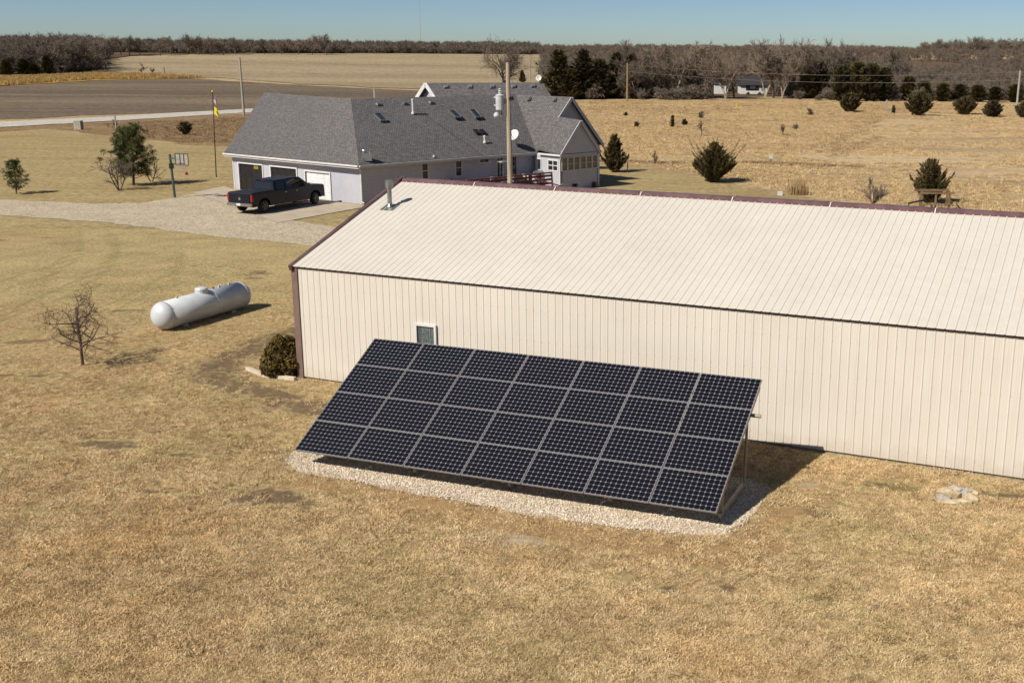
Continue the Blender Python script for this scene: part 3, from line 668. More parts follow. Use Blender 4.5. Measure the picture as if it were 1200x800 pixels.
# tall prairie grass and weeds on the right, further away
PR = [tuple(p) for p in PX((600, 122), (700, 118), (1040, 119), (1290, 125), (1290, 134), (1040, 134), (1005, 152), (960, 172), (925, 184), (1000, 192), (1180, 216), (1290, 230), (1290, 262), (1010, 238), (930, 226), (850, 210), (780, 198), (712, 190), (690, 160))]
Q = rand_in(PR, 34000, rng); v = np.array([mnoise.noise(Vector((x*.06, y*.12, 3))) for x, y in Q]); Q = Q[(v > -.25) | (rng.random(len(Q)) < .35)]
Qm = rand_in([tuple(p) for p in PX((1045, 126), (1290, 130), (1290, 214), (1180, 213), (1000, 190), (932, 182), (965, 172), (1010, 150))], 15000, rng); vm_ = np.array([mnoise.noise(Vector((x*.05+y*.02, y*.2, 6))) for x, y in Qm]); Qm = Qm[vm_ > -.12]; Q = np.vstack([Q, Qm])
gsrc = [tuft_mesh('tall_tuft_%d' % i, M_TALL, 34, .42, .04, .15, .03, 1.8, 50+i) for i in range(4)]
scatter('tall_prairie_grass', np.column_stack([Q, np.full(len(Q), .0)]), rng.uniform(.6, 1.3, len(Q)), gsrc, label='knee high pale prairie grass', seed=4, tilt=.15)
Q = rand_in([tuple(p) for p in PX((690, 117.5), (880, 118), (980, 124), (1100, 124), (980, 137), (900, 132), (760, 136), (690, 130))], 1700, rng)
wsrc = [tuft_mesh('weed_%d' % i, M_WEED, 22, .5, .1, .32, .03, 1.2, 80+i) for i in range(4)]
def along(a, b_, n, sd):
    a, b_ = at(*a)[:2], at(*b_)[:2]; t = rng.random((n, 1)); return a+(b_-a)*t+rng.normal(0, sd, (n, 2))
Ql = np.vstack([along((870, 190.5), (1010, 196.5), 260, .35), along((700, 189), (800, 192), 120, .3), along((962, 179), (1042, 134), 220, .8), along((975, 184), (1030, 160), 120, .6), along((1045, 131), (1190, 136), 200, .8)])
Qa = rand_in([tuple(p) for p in PX((120, 146), (290, 138), (380, 134), (420, 140), (300, 168), (215, 168), (150, 160))], 2600, rng)
v = np.array([mnoise.noise(Vector((x*.05, y*.08, 9))) for x, y in Q]); Q = np.vstack([Q[v > -.1], Qa, Ql])
scatter('dead_weeds', np.column_stack([Q, np.zeros(len(Q))]), rng.uniform(.45, 1.0, len(Q)), wsrc, label='brown dead weeds along the far field edge and ditch', seed=5, tilt=.1)
Q = rand_in([tuple(p) for p in PX((-60, 101), (0, 92), (60, 90), (110, 87), (185, 89), (240, 92), (110, 94), (0, 102))], 4200, rng)
gs2 = [tuft_mesh('gold_%d' % i, M_GOLDB, 30, .8, .4, 1.1, .09, .6, 120+i) for i in range(3)]
scatter('golden_tall_grass', np.column_stack([Q, terrain(Q[:, 0], Q[:, 1])]), rng.uniform(.7, 1.3, len(Q)), gs2, label='strip of tall golden grass beyond the ploughed field', seed=6, tilt=.1)
# ------------------------------------------------------------------ house
def unit(v): v = np.array(v, float); return v/np.linalg.norm(v)
ZE, ZR = 2.66, 6.58
C0 = gz(420.5, 193.5, ZE); L0 = gz(262.5, 178.7, ZE)
R1 = gz(411, 116, ZR); LT = gz(309.5, 108.7, ZR)
E1 = gz(631, 177.6, ZE); R2 = gz(604.5, 111, ZR)
GD = unit((C0-L0)*[1, 1, 0]); BD = unit((E1-C0)*[1, 1, 0])            # along the garage front; along the long side wall
Zv = np.array([0, 0, 1.])
house = thing('ranch_house', 'grey shingled ranch house with lavender grey siding and three garage doors', 'house', ((C0+E1)/2)[:2])
def patch(name, q, par=house, thick=.1, m=None, n=8, label=None):
    """bilinear roof plane from eave a,b to ridge c,d (a-b eave, d-c ridge), uv in metres"""
    a, b_, c, d = [np.array(v, float) for v in q]; mb = MB(); top = []; uv = []
    wu = np.linalg.norm(b_-a); hv = np.linalg.norm((c+d)/2-(a+b_)/2)
    for j in range(n+1):
        for i in range(n+1):
            s_, t_2 = i/n, j/n; p = (a*(1-s_)+b_*s_)*(1-t_2)+(d*(1-s_)+c*s_)*t_2; top.append(p)
            uv.append(((p-a) @ unit(b_-a), t_2*hv))
    K = (n+1)*(n+1); fs = []; us = []
    for j in range(n):
        for i in range(n):
            f = (j*(n+1)+i, j*(n+1)+i+1, (j+1)*(n+1)+i+1, (j+1)*(n+1)+i); fs.append(f); us.append([uv[k] for k in f])
    bot = [p-[0, 0, thick] for p in top]; fb = [tuple(k+K for k in f)[::-1] for f in fs]; ub = [u[::-1] for u in us]
    rim = [i for i in range(n+1)]+[j*(n+1)+n for j in range(1, n+1)]+[n*(n+1)+i for i in range(n-1, -1, -1)]+[j*(n+1) for j in range(n-1, 0, -1)]
    fr_ = [(rim[i], rim[i]+K, rim[(i+1) % len(rim)]+K, rim[(i+1) % len(rim)]) for i in range(len(rim))]
    mb.add(top+bot, fs+fb+fr_, us+ub+[[(0, 0), (0, .1), (.1, .1), (.1, 0)]]*len(fr_))
    return mb.build(name, m or M_SHIN, par, world=True, label=label)
roof_g = patch('roof', (L0, C0, R1, LT)); roof_m = patch('roof', (C0, E1, R2, R1))
# far sides of the two ridges (seen only from elsewhere)
GB = unit(np.array([-GD[1], GD[0], 0])); LB = LT+(LT-L0)*[1, 1, 0]; LB[2] = ZE
IB = R1+(-GD+BD)*5.2; IB[2] = ZE
EB = R2-unit([BD[1], -BD[0], 0])*5.4; EB[2] = ZE
patch('roof', (IB, LB, LT, R1)); patch('roof', (EB, IB, R1, R2)); 
MB().add([L0+GD*.0, LT, LB], [(0, 1, 2)]).build('gable_end', M_SIDE, house, world=True)
def facade(name, A, B, z0, z1, ops=(), m=M_SIDE, par=house, th=.16, inward=None, label=None):
    """wall from A to B (plan) with rectangular openings (s0,s1,z0,z1)"""
    A = np.array([A[0], A[1], 0.]); B = np.array([B[0], B[1], 0.]); L_ = np.linalg.norm(B-A); d = (B-A)/L_
    nrm = np.array([d[1], -d[0], 0]) if inward is None else inward   # outward normal
    cuts = sorted({0, L_}|{o[0] for o in ops}|{o[1] for o in ops}); mb = MB()
    for a, b_ in zip(cuts[:-1], cuts[1:]):
        mid = (a+b_)/2; hs = sorted([(o[2], o[3]) for o in ops if o[0] < mid < o[1]]); z = z0
        for lo, hi in hs+[(z1, z1)]:
            if lo > z+1e-4:
                P = [A+d*a+Zv*z, A+d*b_+Zv*z, A+d*b_+Zv*lo, A+d*a+Zv*lo]; mb.prism(P, -nrm*th)
            z = max(z, hi)
    return mb.build(name, m, par, world=True, label=label)
def wallbox(mb, A, d, nrm, s0, s1, z0, z1, o0, o1):
    A = np.array([A[0], A[1], 0.]); P = [A+d*s0+Zv*z0+nrm*o0, A+d*s1+Zv*z0+nrm*o0, A+d*s1+Zv*z1+nrm*o0, A+d*s0+Zv*z1+nrm*o0]
    mb.prism(P, nrm*(o1-o0)); return mb
def window(A, d, nrm, s0, s1, z0, z1, par=house, glass=M_SHADEWIN, cols=1, rows=1, fr=.07, trim=M_WHITE, name='window', label=None, pro=.03):
    mb = MB()
    for a in ((s0, s0+fr, z0, z1), (s1-fr, s1, z0, z1), (s0+fr, s1-fr, z0, z0+fr), (s0+fr, s1-fr, z1-fr, z1)): wallbox(mb, A, d, nrm, a[0], a[1], a[2], a[3], -.08, pro)
    for i in range(1, cols): c = s0+(s1-s0)*i/cols; wallbox(mb, A, d, nrm, c-fr*.4, c+fr*.4, z0+fr, z1-fr, -.07, pro-.01)
    for i in range(1, rows): c = z0+(z1-z0)*i/rows; wallbox(mb, A, d, nrm, s0+fr, s1-fr, c-fr*.35, c+fr*.35, -.07, pro-.015)
    w_ = mb.build(name, trim, par, world=True, label=label)
    wallbox(MB(), A, d, nrm, s0+fr, s1-fr, z0+fr, z1-fr, -.065, -.055)
    q = MB(); wallbox(q, A, d, nrm, s0+fr, s1-fr, z0+fr, z1-fr, -.065, -.05); q.build('pane', glass, w_, world=True)
    return w_
def on_wall(px, py, A, nrm, d): q = pl(px, py, np.array([A[0], A[1], 0.]), nrm)-np.array([A[0], A[1], 0.]); return float(q @ d), float(q[2])
# garage front wall
ov = .38; GN = np.array([GD[1], -GD[0], 0]); SN = np.array([BD[1], -BD[0], 0])
GA = L0-GN*ov+GD*.45; GBp = C0-GN*ov-SN*ov
GLn = float(np.linalg.norm((GBp-GA)[:2]))
ops = []
doors = [(279.5, 307, 191.5), (317, 347, 195.5), (357.5, 386, 201)]
for xa_, xb_, yt in doors:
    sa_, zt = on_wall(xa_, yt, GA, GN, GD); sb_, zt2 = on_wall(xb_, yt+2.2, GA, GN, GD); ops.append((sa_, sb_, 0.0, min(2.3, (zt+zt2)/2)))
facade('wall', GA, GBp, 0, ZE-.2, ops)
for i, o in enumerate(ops):
    mb = MB()
    for a in ((o[0]-.1, o[0], 0, o[3]+.1), (o[1], o[1]+.1, 0, o[3]+.1), (o[0], o[1], o[3], o[3]+.1)): wallbox(mb, GA, GD, GN, *a, .004, .03)
    mb.build('door_trim', M_WHITE, house, world=True)
for di, o in enumerate(ops):
    mm = M_DOORW if di == 2 else M_DOORD
    mb = MB(); wallbox(mb, GA, GD, GN, o[0], o[1], 0, o[3], -.14, -.1); dr = mb.build('garage_door', mm, house, world=True, label=('dark brown left garage door with a yellow reflection coloured into its panes', 'dark brown middle garage door', 'closed white garage door')[di])
    for r_ in range(4):
        for c_ in range(4):
            mb = MB(); hh = o[3]/4; ww = (o[1]-o[0])/4
            wallbox(mb, GA, GD, GN, o[0]+c_*ww+.06, o[0]+(c_+1)*ww-.06, r_*hh+.06, (r_+1)*hh-.06, -.1, -.086); mb.build('door_panel', mm, dr, world=True)
# garage interior (dark because it is roofed)
facade('inner_wall', GA-GN*6.5, GBp-GN*6.5, 0, ZE-.25, (), M_INT)
mb = MB(); q0, q1 = GA-GN*.2, GBp-GN*.2
mb.prism([q0*[1, 1, 0]+Zv*(ZE-.3), q1*[1, 1, 0]+Zv*(ZE-.3), q1*[1, 1, 0]-GN*6.3+Zv*(ZE-.3), q0*[1, 1, 0]-GN*6.3+Zv*(ZE-.3)], Zv*.06); mb.build('garage_ceiling', M_INT, house, world=True)
mb = MB(); mb.prism([q0*[1, 1, 0]+Zv*.02, q1*[1, 1, 0]+Zv*.02, q1*[1, 1, 0]-GN*6.3+Zv*.02, q0*[1, 1, 0]-GN*6.3+Zv*.02], Zv*.05); mb.build('garage_floor', M_CONC, house, world=True)
sy, zy = on_wall(299, 195.5, GA, GN, GD)
mb = MB()
for k in range(2):
    for j in range(2): wallbox(mb, GA, GD, GN, sy-.26+k*.27, sy-.03+k*.27, zy-.17+j*.18, zy-.01+j*.18, -.088, -.07)
mb.build('door_window', mat('yellow_reflection_pane', lin((150, 140, 60)), .4), house, world=True)  # yellow reflection put into the pane colour
# left end wall of garage, side long wall
LW = GA-GN*8.6
facade('wall', LW, GA, 0, ZE-.2, ())
SA = GBp; SBp = E1-SN*ov
SLn = float(np.linalg.norm((SBp-SA)[:2])); wins = []
def swin(xa, ya, xb, yb):
    a, z1_ = on_wall(xa, ya, SA, SN, BD); b_, z0_ = on_wall(xb, yb, SA, SN, BD); return (a, b_, z0_, z1_)
W1 = swin(493.5, 190.5, 502.5, 210); W2_ = swin(533, 186.5, 542, 206.5); W3 = swin(561, 184, 573.5, 191); W4 = swin(581.5, 183.5, 590.5, 209); W5 = swin(599.5, 181, 606, 207)
facade('wall', SA, SBp, 0, ZE-.2, [W1, W2_, W3, W4, W5])
window(SA, BD, SN, *W1, rows=2); window(SA, BD, SN, *W2_, rows=2); window(SA, BD, SN, *W3, fr=.09); window(SA, BD, SN, *W4, cols=2, fr=.08, name='glass_door'); window(SA, BD, SN, *W5, fr=.06, name='glass_door')
# back walls to close the shell
facade('wall', SBp, SBp-SN*9.5, 0, ZE-.2, ()); facade('wall', SBp-SN*9.5, LW+GD*1., 0, ZE-.2, ())
# fascia, soffit, gutter, downpipe
for a, b_, nn in ((L0, C0, GN), (C0, E1, SN)):
    mb = MB(); d = unit(b_-a); mb.bar(a-Zv*.16+nn*.02, b_-Zv*.16+nn*.02, .05, .2); mb.build('fascia', M_WHITE if nn is GN else M_SIDE, house, world=True)
    mb = MB(); mb.bar(a-Zv*.08+nn*.09, b_-Zv*.08+nn*.09, .1, .1); mb.build('gutter', M_WHITE, house, world=True)
    mb = MB(); P = [a*[1, 1, 0]+Zv*(ZE-.26), b_*[1, 1, 0]+Zv*(ZE-.26), b_*[1, 1, 0]-nn*(ov-.02)+Zv*(ZE-.26), a*[1, 1, 0]-nn*(ov-.02)+Zv*(ZE-.26)]; mb.prism(P, Zv*.03); mb.build('soffit', M_SIDE, house, world=True)
mb = MB(); cpt = GBp*[1, 1, 0]+SN*.06+GN*.02
mb.path([C0-Zv*.15-GN*.05, cpt+Zv*(ZE-.5), cpt+Zv*.2, cpt+Zv*.1+SN*.25], .045, 6); mb.build('downpipe', M_WHITE, house, world=True)
mb = MB(); mb.box(tuple(GBp[:2]-[.06, .06])+(0,), tuple(GBp[:2]+[.05, .05])+(ZE-.3,)); mb.build('corner_board', M_WHITE, house, world=True)
mb = MB(); mb.bar(GA+GD*.04+GN*.02-[0, 0, ZE], GA+GD*.04+GN*.02-Zv*.25, .1, .06); mb.build('corner_board', M_WHITE, house, world=True)
# white cross gable behind the main ridge
G0 = pdepth(503, 97.3, 97.); G1 = pdepth(636, 97, 98.); gf = unit([-BD[0], -BD[1], 0]); ga = unit([BD[1], -BD[0], 0])
hw = 1.9; dr_ = 1.7
FLx = G0-ga*hw-Zv*dr_; FRx = G0+ga*hw-Zv*dr_; G1r = pdepth(646, 113, G1[1]-.8)
patch('roof', (FRx+gf*.35, G1r, G1, G0+gf*.35), thick=.08)
patch('roof', (G1-ga*4-Zv*dr_, FLx+gf*.35, G0+gf*.35, G1), thick=.08)
patch('roof', (G1r, G1-ga*4-Zv*dr_, G1, G1), thick=.02, n=4)
MB().prism([FLx, FRx, G0-Zv*.1], -gf*.12).build('gable_wall', M_SIDE, house, world=True)
for s_ in (-1, 1):
    e = G0+ga*hw*s_-Zv*dr_; mb = MB(); mb.bar(e+gf*.4-Zv*.08, G0+gf*.4-Zv*.08, .06, .34); mb.build('barge_board', M_WHITE, house, world=True)
# right cross wing: outer gable and the lower sun room gable in front
AP = gz(670, 113.8, ZR); hwO = 3.34; ez = 2.9
OL = AP-BD*hwO; OL[2] = ez; OR = AP+BD*hwO; OR[2] = ez
back = -unit([BD[1], -BD[0], 0])
RB = gz(600, 110.6, ZR)
OLb = gz(630, 177.3, ZE+.1)
patch('roof', (gz(628.5, 177.6, ZE+.02), OL, AP, gz(604, 110.9, ZR+.01)), thick=.1)
patch('roof', (OR, OR+back*6, AP+back*6, AP), thick=.1)
MB().prism([OL+(AP-OL)*.62+back*.35-Zv*.12, OL+(AP-OL)*.62+BD*1.2-Zv*1.6+back*.35, OR+back*.35, AP+back*.35-Zv*.12], back*.12).build('gable_wall', M_SIDE, house, world=True)
for e in (OL+(AP-OL)*.6, OR): MB().bar(e-Zv*.1+SN*.03, AP-Zv*.1+SN*.03, .06, .24).build('barge_board', M_SIDE, house, world=True)
SF = gz(657.2, 181, ZE); hwI = 2.02; SAp = SF+BD*hwI; SAp[2] = 5.03; SR = SF+BD*hwI*2.0
bk = 3.0
patch('roof', (OL, SF, SAp, OL+(AP-OL)*.617), thick=.1)
patch('roof', (SR, SR+back*2.6, SAp+back*2.6, SAp), thick=.1)
for e in (SF, SR): MB().bar(e-Zv*.09+SN*.03, SAp-Zv*.09+SN*.03, .06, .22).build('barge_board', M_SIDE, house, world=True)
SW0 = SF+back*.12+BD*.12; SW1 = SR+back*.12-BD*.1
MB().prism([SW0, SW1, SAp+back*.12-Zv*.15], back*.1).build('gable_wall', M_SIDE, house, world=True)
def sw(xa, ya, xb, yb): 
    a, z1_ = on_wall(xa, ya, SW0, SN, BD); b_, z0_ = on_wall(xb, yb, SW0, SN, BD); return (a, b_, z0_, z1_)
sl = float(np.linalg.norm((SW1-SW0)[:2]))
wl = [(.06+i*(sl-.12)/6+.03*(i >= 3), .06+(i+1)*(sl-.12)/6-.02+.03*(i >= 3)) for i in range(6)]
zz0, zz1 = 1.42, 2.4
lo = [(sl*.28, sl*.44, 0, .42), (sl*.82, sl*.95, 0, .5)]
facade('wall', SW0, SW1, 0, ZE-.04, [(a, b_, zz0, zz1) for a, b_ in wl]+lo)
for a, b_ in wl: window(SW0, BD, SN, a, b_, zz0, zz1, glass=M_WARMGLASS, rows=2, fr=.04)
MB().bar(SW0*[1, 1, 0]+Zv*.46+SN*.02, SW1*[1, 1, 0]+Zv*.46+SN*.02, .04, .05).build('band_board', M_WHITE, house, world=True)
MB().bar(SW1*[1, 1, 0]+SN*.03, SW1*[1, 1, 0]+Zv*2.5+SN*.03, .09, .09).build('corner_board', M_WHITE, house, world=True)
for f_ in (.3, .83): MB().bar((SW0+(SW1-SW0)*f_)*[1, 1, 0]+SN*.04, (SW0+(SW1-SW0)*f_)*[1, 1, 0]+Zv*.44+SN*.04, .1, .1).build('post', M_REDWOOD, house, world=True)
# lit wall of the sun room facing the deck
SB_ = SW0+back*2.9
lops = []
def lw(xa, ya, xb, yb, A=None):
    a, z1_ = on_wall(xa, ya, SB_, -BD, SN); b_, z0_ = on_wall(xb, yb, SB_, -BD, SN); return (max(a, .05), b_, max(z0_, .35), min(z1_, 2.35))
Wd1 = (.22, .75, .5, 2.2); Wd2 = (1.45, 2.6, 1.35, 2.2)
facade('wall', SB_, SW0, 0, ZE-.1, [Wd1, Wd2], inward=-BD)
window(SB_, SN, -BD, *Wd1, rows=2, fr=.07); window(SB_, SN, -BD, *Wd2, rows=2, cols=2, fr=.08)
facade('wall', SW1, SW1+back*7, 0, ZE, (), inward=BD)
facade('wall', OR+back*6.2, OR+back*.4, 0, ez, (), inward=BD)
MB().bar(SF+back*2.4-Zv*.1-BD*.04, SF-Zv*.1-BD*.04, .09, .12).build('gutter', M_WHITE, house, world=True)
q = SW0*[1, 1, 0]-BD*.06-SN*.05; MB().path([SF-Zv*.12, q+Zv*2.2, q+Zv*.4], .045, 6).build('downpipe', M_WHITE, house, world=True)
# ---- things on the roof
def tri_hit(px, py, q):
    d = ray(px, py)
    a, b_, c, e = [np.array(v, float) for v in q]; n = np.cross(b_-a, (c+e)/2-a); n = unit(n); n = n if n[2] > 0 else -n
    best = None
    for t1 in ((a, b_, c), (a, c, e)):
        nn = np.cross(t1[1]-t1[0], t1[2]-t1[0]); nn = nn/np.linalg.norm(nn); nn = nn if nn[2] > 0 else -nn
        p = CPOS+d*((t1[0]-CPOS) @ nn/(d @ nn))
        k0 = np.cross(t1[1]-t1[0], p-t1[0]) @ nn; k1 = np.cross(t1[2]-t1[1], p-t1[1]) @ nn; k2 = np.cross(t1[0]-t1[2], p-t1[2]) @ nn
        if (k0 >= 0) == (k1 >= 0) == (k2 >= 0): return p, nn
        best = best or (p, nn)
    return best
QM = (C0, E1, R2, R1); QX = (gz(628.5, 177.6, ZE+.02), OL, AP, gz(604, 110.9, ZR+.01)); QB = (FRx+gf*.35, G1r, G1, G0+gf*.35)
def box_vent(px, py, q, par):
    p, n = tri_hit(px, py, q); mb = MB(); e = unit(q[1]-q[0]); mb.obox(p+n*.03, (.42, .36, .06), e, n); mb.obox(p+n*.1, (.3, .26, .1), e, n); return mb.build('roof_vent_or_shadow_mark', M_GALV, par, world=True)
for px, py in ((443.5, 122.8), (474.5, 121.6), (505, 120.6)): box_vent(px, py, QM, roof_m)
for px, py in ((523, 102.2), (551, 102), (577, 101.8), (602, 101.6), (625, 101)): box_vent(px, py, QB, house)
for px, py in ((620.5, 117.3), (650.5, 118.3)): box_vent(px, py, QX, house)
for px, py in ((446, 138.5), (533, 134.5), (557, 134)):
    p, n = tri_hit(px, py, QM); e = unit(QM[1]-QM[0]); up = np.cross(n, e)
    mb = MB()
    for k in (-1, 1): mb.obox(p+e*.28*k+n*.07, (.07, 1.0, .14), e, n)
    for k in (-1, 1): mb.obox(p+up*.47*k+n*.068, (.5, .07, .13), e, n)
    f_ = mb.build('skylight', M_GALV, roof_m, world=True)
for px, py in ((446, 138.5), (533, 134.5), (557, 134)):
    p, n = tri_hit(px, py, QM); e = unit(QM[1]-QM[0]); MB().obox(p+n*.1, (.5, .88, .02), e, n).build('skylight_pane', M_SHADEWIN, roof_m, world=True)
def pipe(px, py, q, h, r, m, nm='vent_pipe', par=roof_m):
    p, n = tri_hit(px, py, q); mb = MB(); mb.lathe(p-[0, 0, .05], [(r*1.7, 0), (r*1.6, .12), (r, .16), (r, h), (r*1.25, h+.01), (r*1.25, h+.12), (r*.4, h+.14)], 10); return mb.build(nm, m, par, world=True)
pipe(484, 133, QM, .95, .075, M_WHITE); pipe(568, 167, QM, .42, .07, M_WHITE)
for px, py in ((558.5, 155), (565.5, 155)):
    p, n = tri_hit(px, py, QM); MB().obox(p+n*.05, (.36, .5, .1), unit(QM[1]-QM[0]), n).build('roof_vent_or_shadow_mark', M_BLACK, roof_m, world=True)  # dark shadow marks on the shingles, shaped as two low black boxes
p, n = tri_hit(508.5, 184.5, QM); MB().lathe(p, [(.07, 0), (.07, .14), (.03, .16)], 8).build('vent_cap', M_WHITE, roof_m, world=True)
p, n = tri_hit(430.5, 188, QM); mb = MB(); e = np.array([1., 0, 0])
mb.obox(p+[0, 0, .22], (.6, .4, .5), unit([1, .2, 0])); 
for k in (-1, 1): mb.tube(p+e*.2*k+[0, 0, .4], p+e*.2*k+[0, 0, .62], .09, n=10); mb.tube(p+e*.2*k+[0, 0, .62], p+e*.3*k+[0, 0, .68], .1, .05, n=10)
mb.build('vent_hood', M_GALV, roof_m, world=True)
def dish(name, label, c, direc, rad, base, mast=M_GALV):
    t = thing(name, label, 'satellite dish', base)
    d = unit(direc); MB().lathe(c, [(.02, -.0), (rad*.5, .03), (rad*.85, .1), (rad, .15), (rad*.98, .17), (rad*.8, .115), (rad*.45, .05), (.02, .02)], 18, d).build('reflector', M_WHITE, t, smooth=True, world=True)
    MB().path([base, c-d*.12-Zv*.1, c], .03, 6).build('mast', mast, t, world=True)
    MB().path([c-Zv*rad*.9+d*.1, c-Zv*rad*.2+d*rad*1.2], .018, 6).build('feed_arm', mast, t, world=True)
    return t
p, n = tri_hit(606, 172.5, QM); c = p+np.array([-.15, -.1, .85]); dish('satellite_dish', 'white satellite dish low on the roof beside the utility pole', c, (-.45, -.75, .45), .42, p)
p, n = tri_hit(632, 97, QB) if False else (G1+np.array([-.3, 0, -.05]), None); dish('satellite_dish', 'small white satellite dish standing on the rear ridge', pdepth(632, 92.3, p[1]), (-.3, -.9, .35), .25, p)
# ------------------------------------------------------------------ deck
dk = thing('wooden_deck', 'red stained wooden deck with railing beside the sun room', 'deck', gz(620, 215, .2)[:2])
D1 = gz(664.5, 200.5, 1.25)*[1, 1, 0]; D0 = D1-BD*9.5; din = back*2.6
for i in range(16):
    a = D0+SN*-.02+back*(.02+i*.165); MB().bar(a+Zv*.22, a+BD*9.5+Zv*.22, .15, .035).build('deck_board', M_REDWOOD, dk, world=True)
for i in range(8):
    p = D0+BD*9.5*i/7; MB().bar(p+SN*.05-Zv*.02, p+SN*.05+Zv*1.25, .1, .1).build('post', M_REDWOOD, dk, world=True)
for z_ in (.48, .76, 1.04): MB().bar(D0+SN*.04+Zv*z_, D1+SN*.04+Zv*z_, .04, .16).build('rail', M_REDWOOD, dk, world=True)
MB().bar(D0+SN*.04+Zv*1.25, D1+SN*.04+Zv*1.25, .18, .09).build('handrail', M_REDWOOD, dk, world=True)
MB().bar(D0+SN*.02+Zv*.12, D1+SN*.02+Zv*.12, .05, .24).build('fascia', M_REDWOOD, dk, world=True)
for i in range(4):
    p = D0+back*(2.4*i/3)-BD*.02; MB().bar(p-Zv*.02, p+Zv*1.25, .1, .1).build('post', M_REDWOOD, dk, world=True)
for i in range(10):
    p = D0+back*1.2+BD*(.5+i*.9); 
st = D1-BD*3.4+SN*.15
for z_ in (.55, .95): MB().bar(st+Zv*z_+SN*.05, st+BD*1.7+SN*1.1+Zv*(z_-.6), .05, .09).build('stair_rail', M_REDWOOD, dk, world=True)
for i in range(3): MB().obox(st+BD*.2+SN*(.25+.28*i)+Zv*(.16-.06*i)+BD*.4, (1.0, .28, .04), BD).build('tread', M_REDWOOD, dk, world=True)
# furniture on the deck
def deckp(s_, t_): return D0+BD*s_+back*t_+Zv*.24
p = deckp(7.6, 1.0); gr_ = thing('barbecue_grill', 'grey covered barbecue grill on the deck beside the lit sun room wall', 'grill', p)
MB().obox(p+Zv*.5, (.95, .5, .5), BD).build('cabinet', M_GREYP, gr_, world=True); MB().prism([p+BD*x+back*y+Zv*z for x, y, z in ((-.4, -.24, .77), (-.4, -.24, .98), (-.4, 0, 1.12), (-.4, .24, 1.0), (-.4, .24, .77))], BD*.8).build('lid', M_GALV, gr_, world=True)
for k in (-.4, .4): MB().tube(p+BD*k, p+BD*k+Zv*.25, .03).build('leg', M_BLACK, gr_, world=True)
p = deckp(5.5, .7); tb = thing('patio_table', 'round white patio table on the deck near the railing', 'table', p)
MB().lathe(p+Zv*.7, [(.5, 0), (.52, .02), (.5, .04)], 18).build('table_top', M_WHITE, tb, world=True); MB().tube(p, p+Zv*.7, .05).build('leg', M_WHITE, tb, world=True); MB().lathe(p, [(.28, 0), (.05, .06)], 12).build('foot', M_WHITE, tb, world=True)
for k, (s_, t_, rz) in enumerate(((4.7, .8, .3), (6.3, .9, 2.8), (3.3, .9, 1.2))):
    p = deckp(s_, t_); ch = thing('patio_chair', ['white patio chair left of the round deck table', 'white patio chair right of the round deck table', 'white patio chair behind the utility pole on the deck'][k], 'chair', p, rz, 'white patio chairs on the deck')
    MB().box((-.24, -.24, .4), (.24, .24, .44)).build('seat', M_WHITE, ch); MB().box((-.24, .2, .46), (.24, .24, .95)).build('backrest', M_WHITE, ch)
    for a in (-.2, .2):
        for b_ in (-.2, .2): MB().tube((a, b_, 0), (a, b_, .4), .02).build('leg', M_WHITE, ch)
hp_s = min(np.linspace(0, 9.5, 96), key=lambda s_: abs((lambda Q: CX+FPX*Q[0]/Q[2])(CAMM @ (deckp(s_, 1.3)-CPOS))-589.5)); p = deckp(hp_s, 1.3); hp = thing('patio_heater', 'tall patio heater with a flat round reflector on the deck', 'heater', p)
MB().lathe(p, [(.22, 0), (.2, .5), (.03, .52), (.03, 1.7), (.09, 1.72), (.1, 1.92)], 14).build('stem', M_GALV, hp, world=True); MB().lathe(p+Zv*1.92, [(.45, 0), (.42, .04), (.06, .12)], 20).build('reflector', M_GALV, hp, world=True)
# ------------------------------------------------------------------ pickup truck
tr0, tr1 = gz(309, 250.3)[:2], gz(368.5, 240)[:2]
tdir = (tr1-tr0); WB = float(np.linalg.norm(tdir)); tdir = tdir/WB; ta_ = math.atan2(tdir[1], tdir[0])
lat = np.array([-tdir[1], tdir[0]])          # towards the far side
k_ = WB/3.7
print('truck wheelbase', WB, 'yaw', math.degrees(ta_))
tc_ = (tr0+tr1)/2+lat*.85
truck = thing('pickup_truck', 'dark blue four door pickup truck parked nose in by the white garage door', 'truck', (tc_[0], tc_[1], .06), ta_)
TW = .99; xr, xf = -WB/2, WB/2; T0, T1 = xr-1.08, xf+.9     # tail, nose
def body_side():
    def arch(cx): return [(cx+.52*math.cos(a), .42+.5*math.sin(a)) for a in [PI*(1-i/10) for i in range(11)]]
    low = [(T0, .62)]+[(xr-.56, .46)]+arch(xr)+[(xr+.56, .38), (xf-.56, .38)]+arch(xf)+[(xf+.56, .42), (T1, .5)]
    top = [(T1+.04, .78), (T1+.02, 1.16), (T1-.12, 1.26), (xf-.5, 1.34), (xf-.62, 1.3), (xr+.95, 1.27), (T0+.02, 1.3), (T0, 1.24)]
    return low, top
low, top = body_side(); poly = low+top
mb = MB(); n = len(poly)
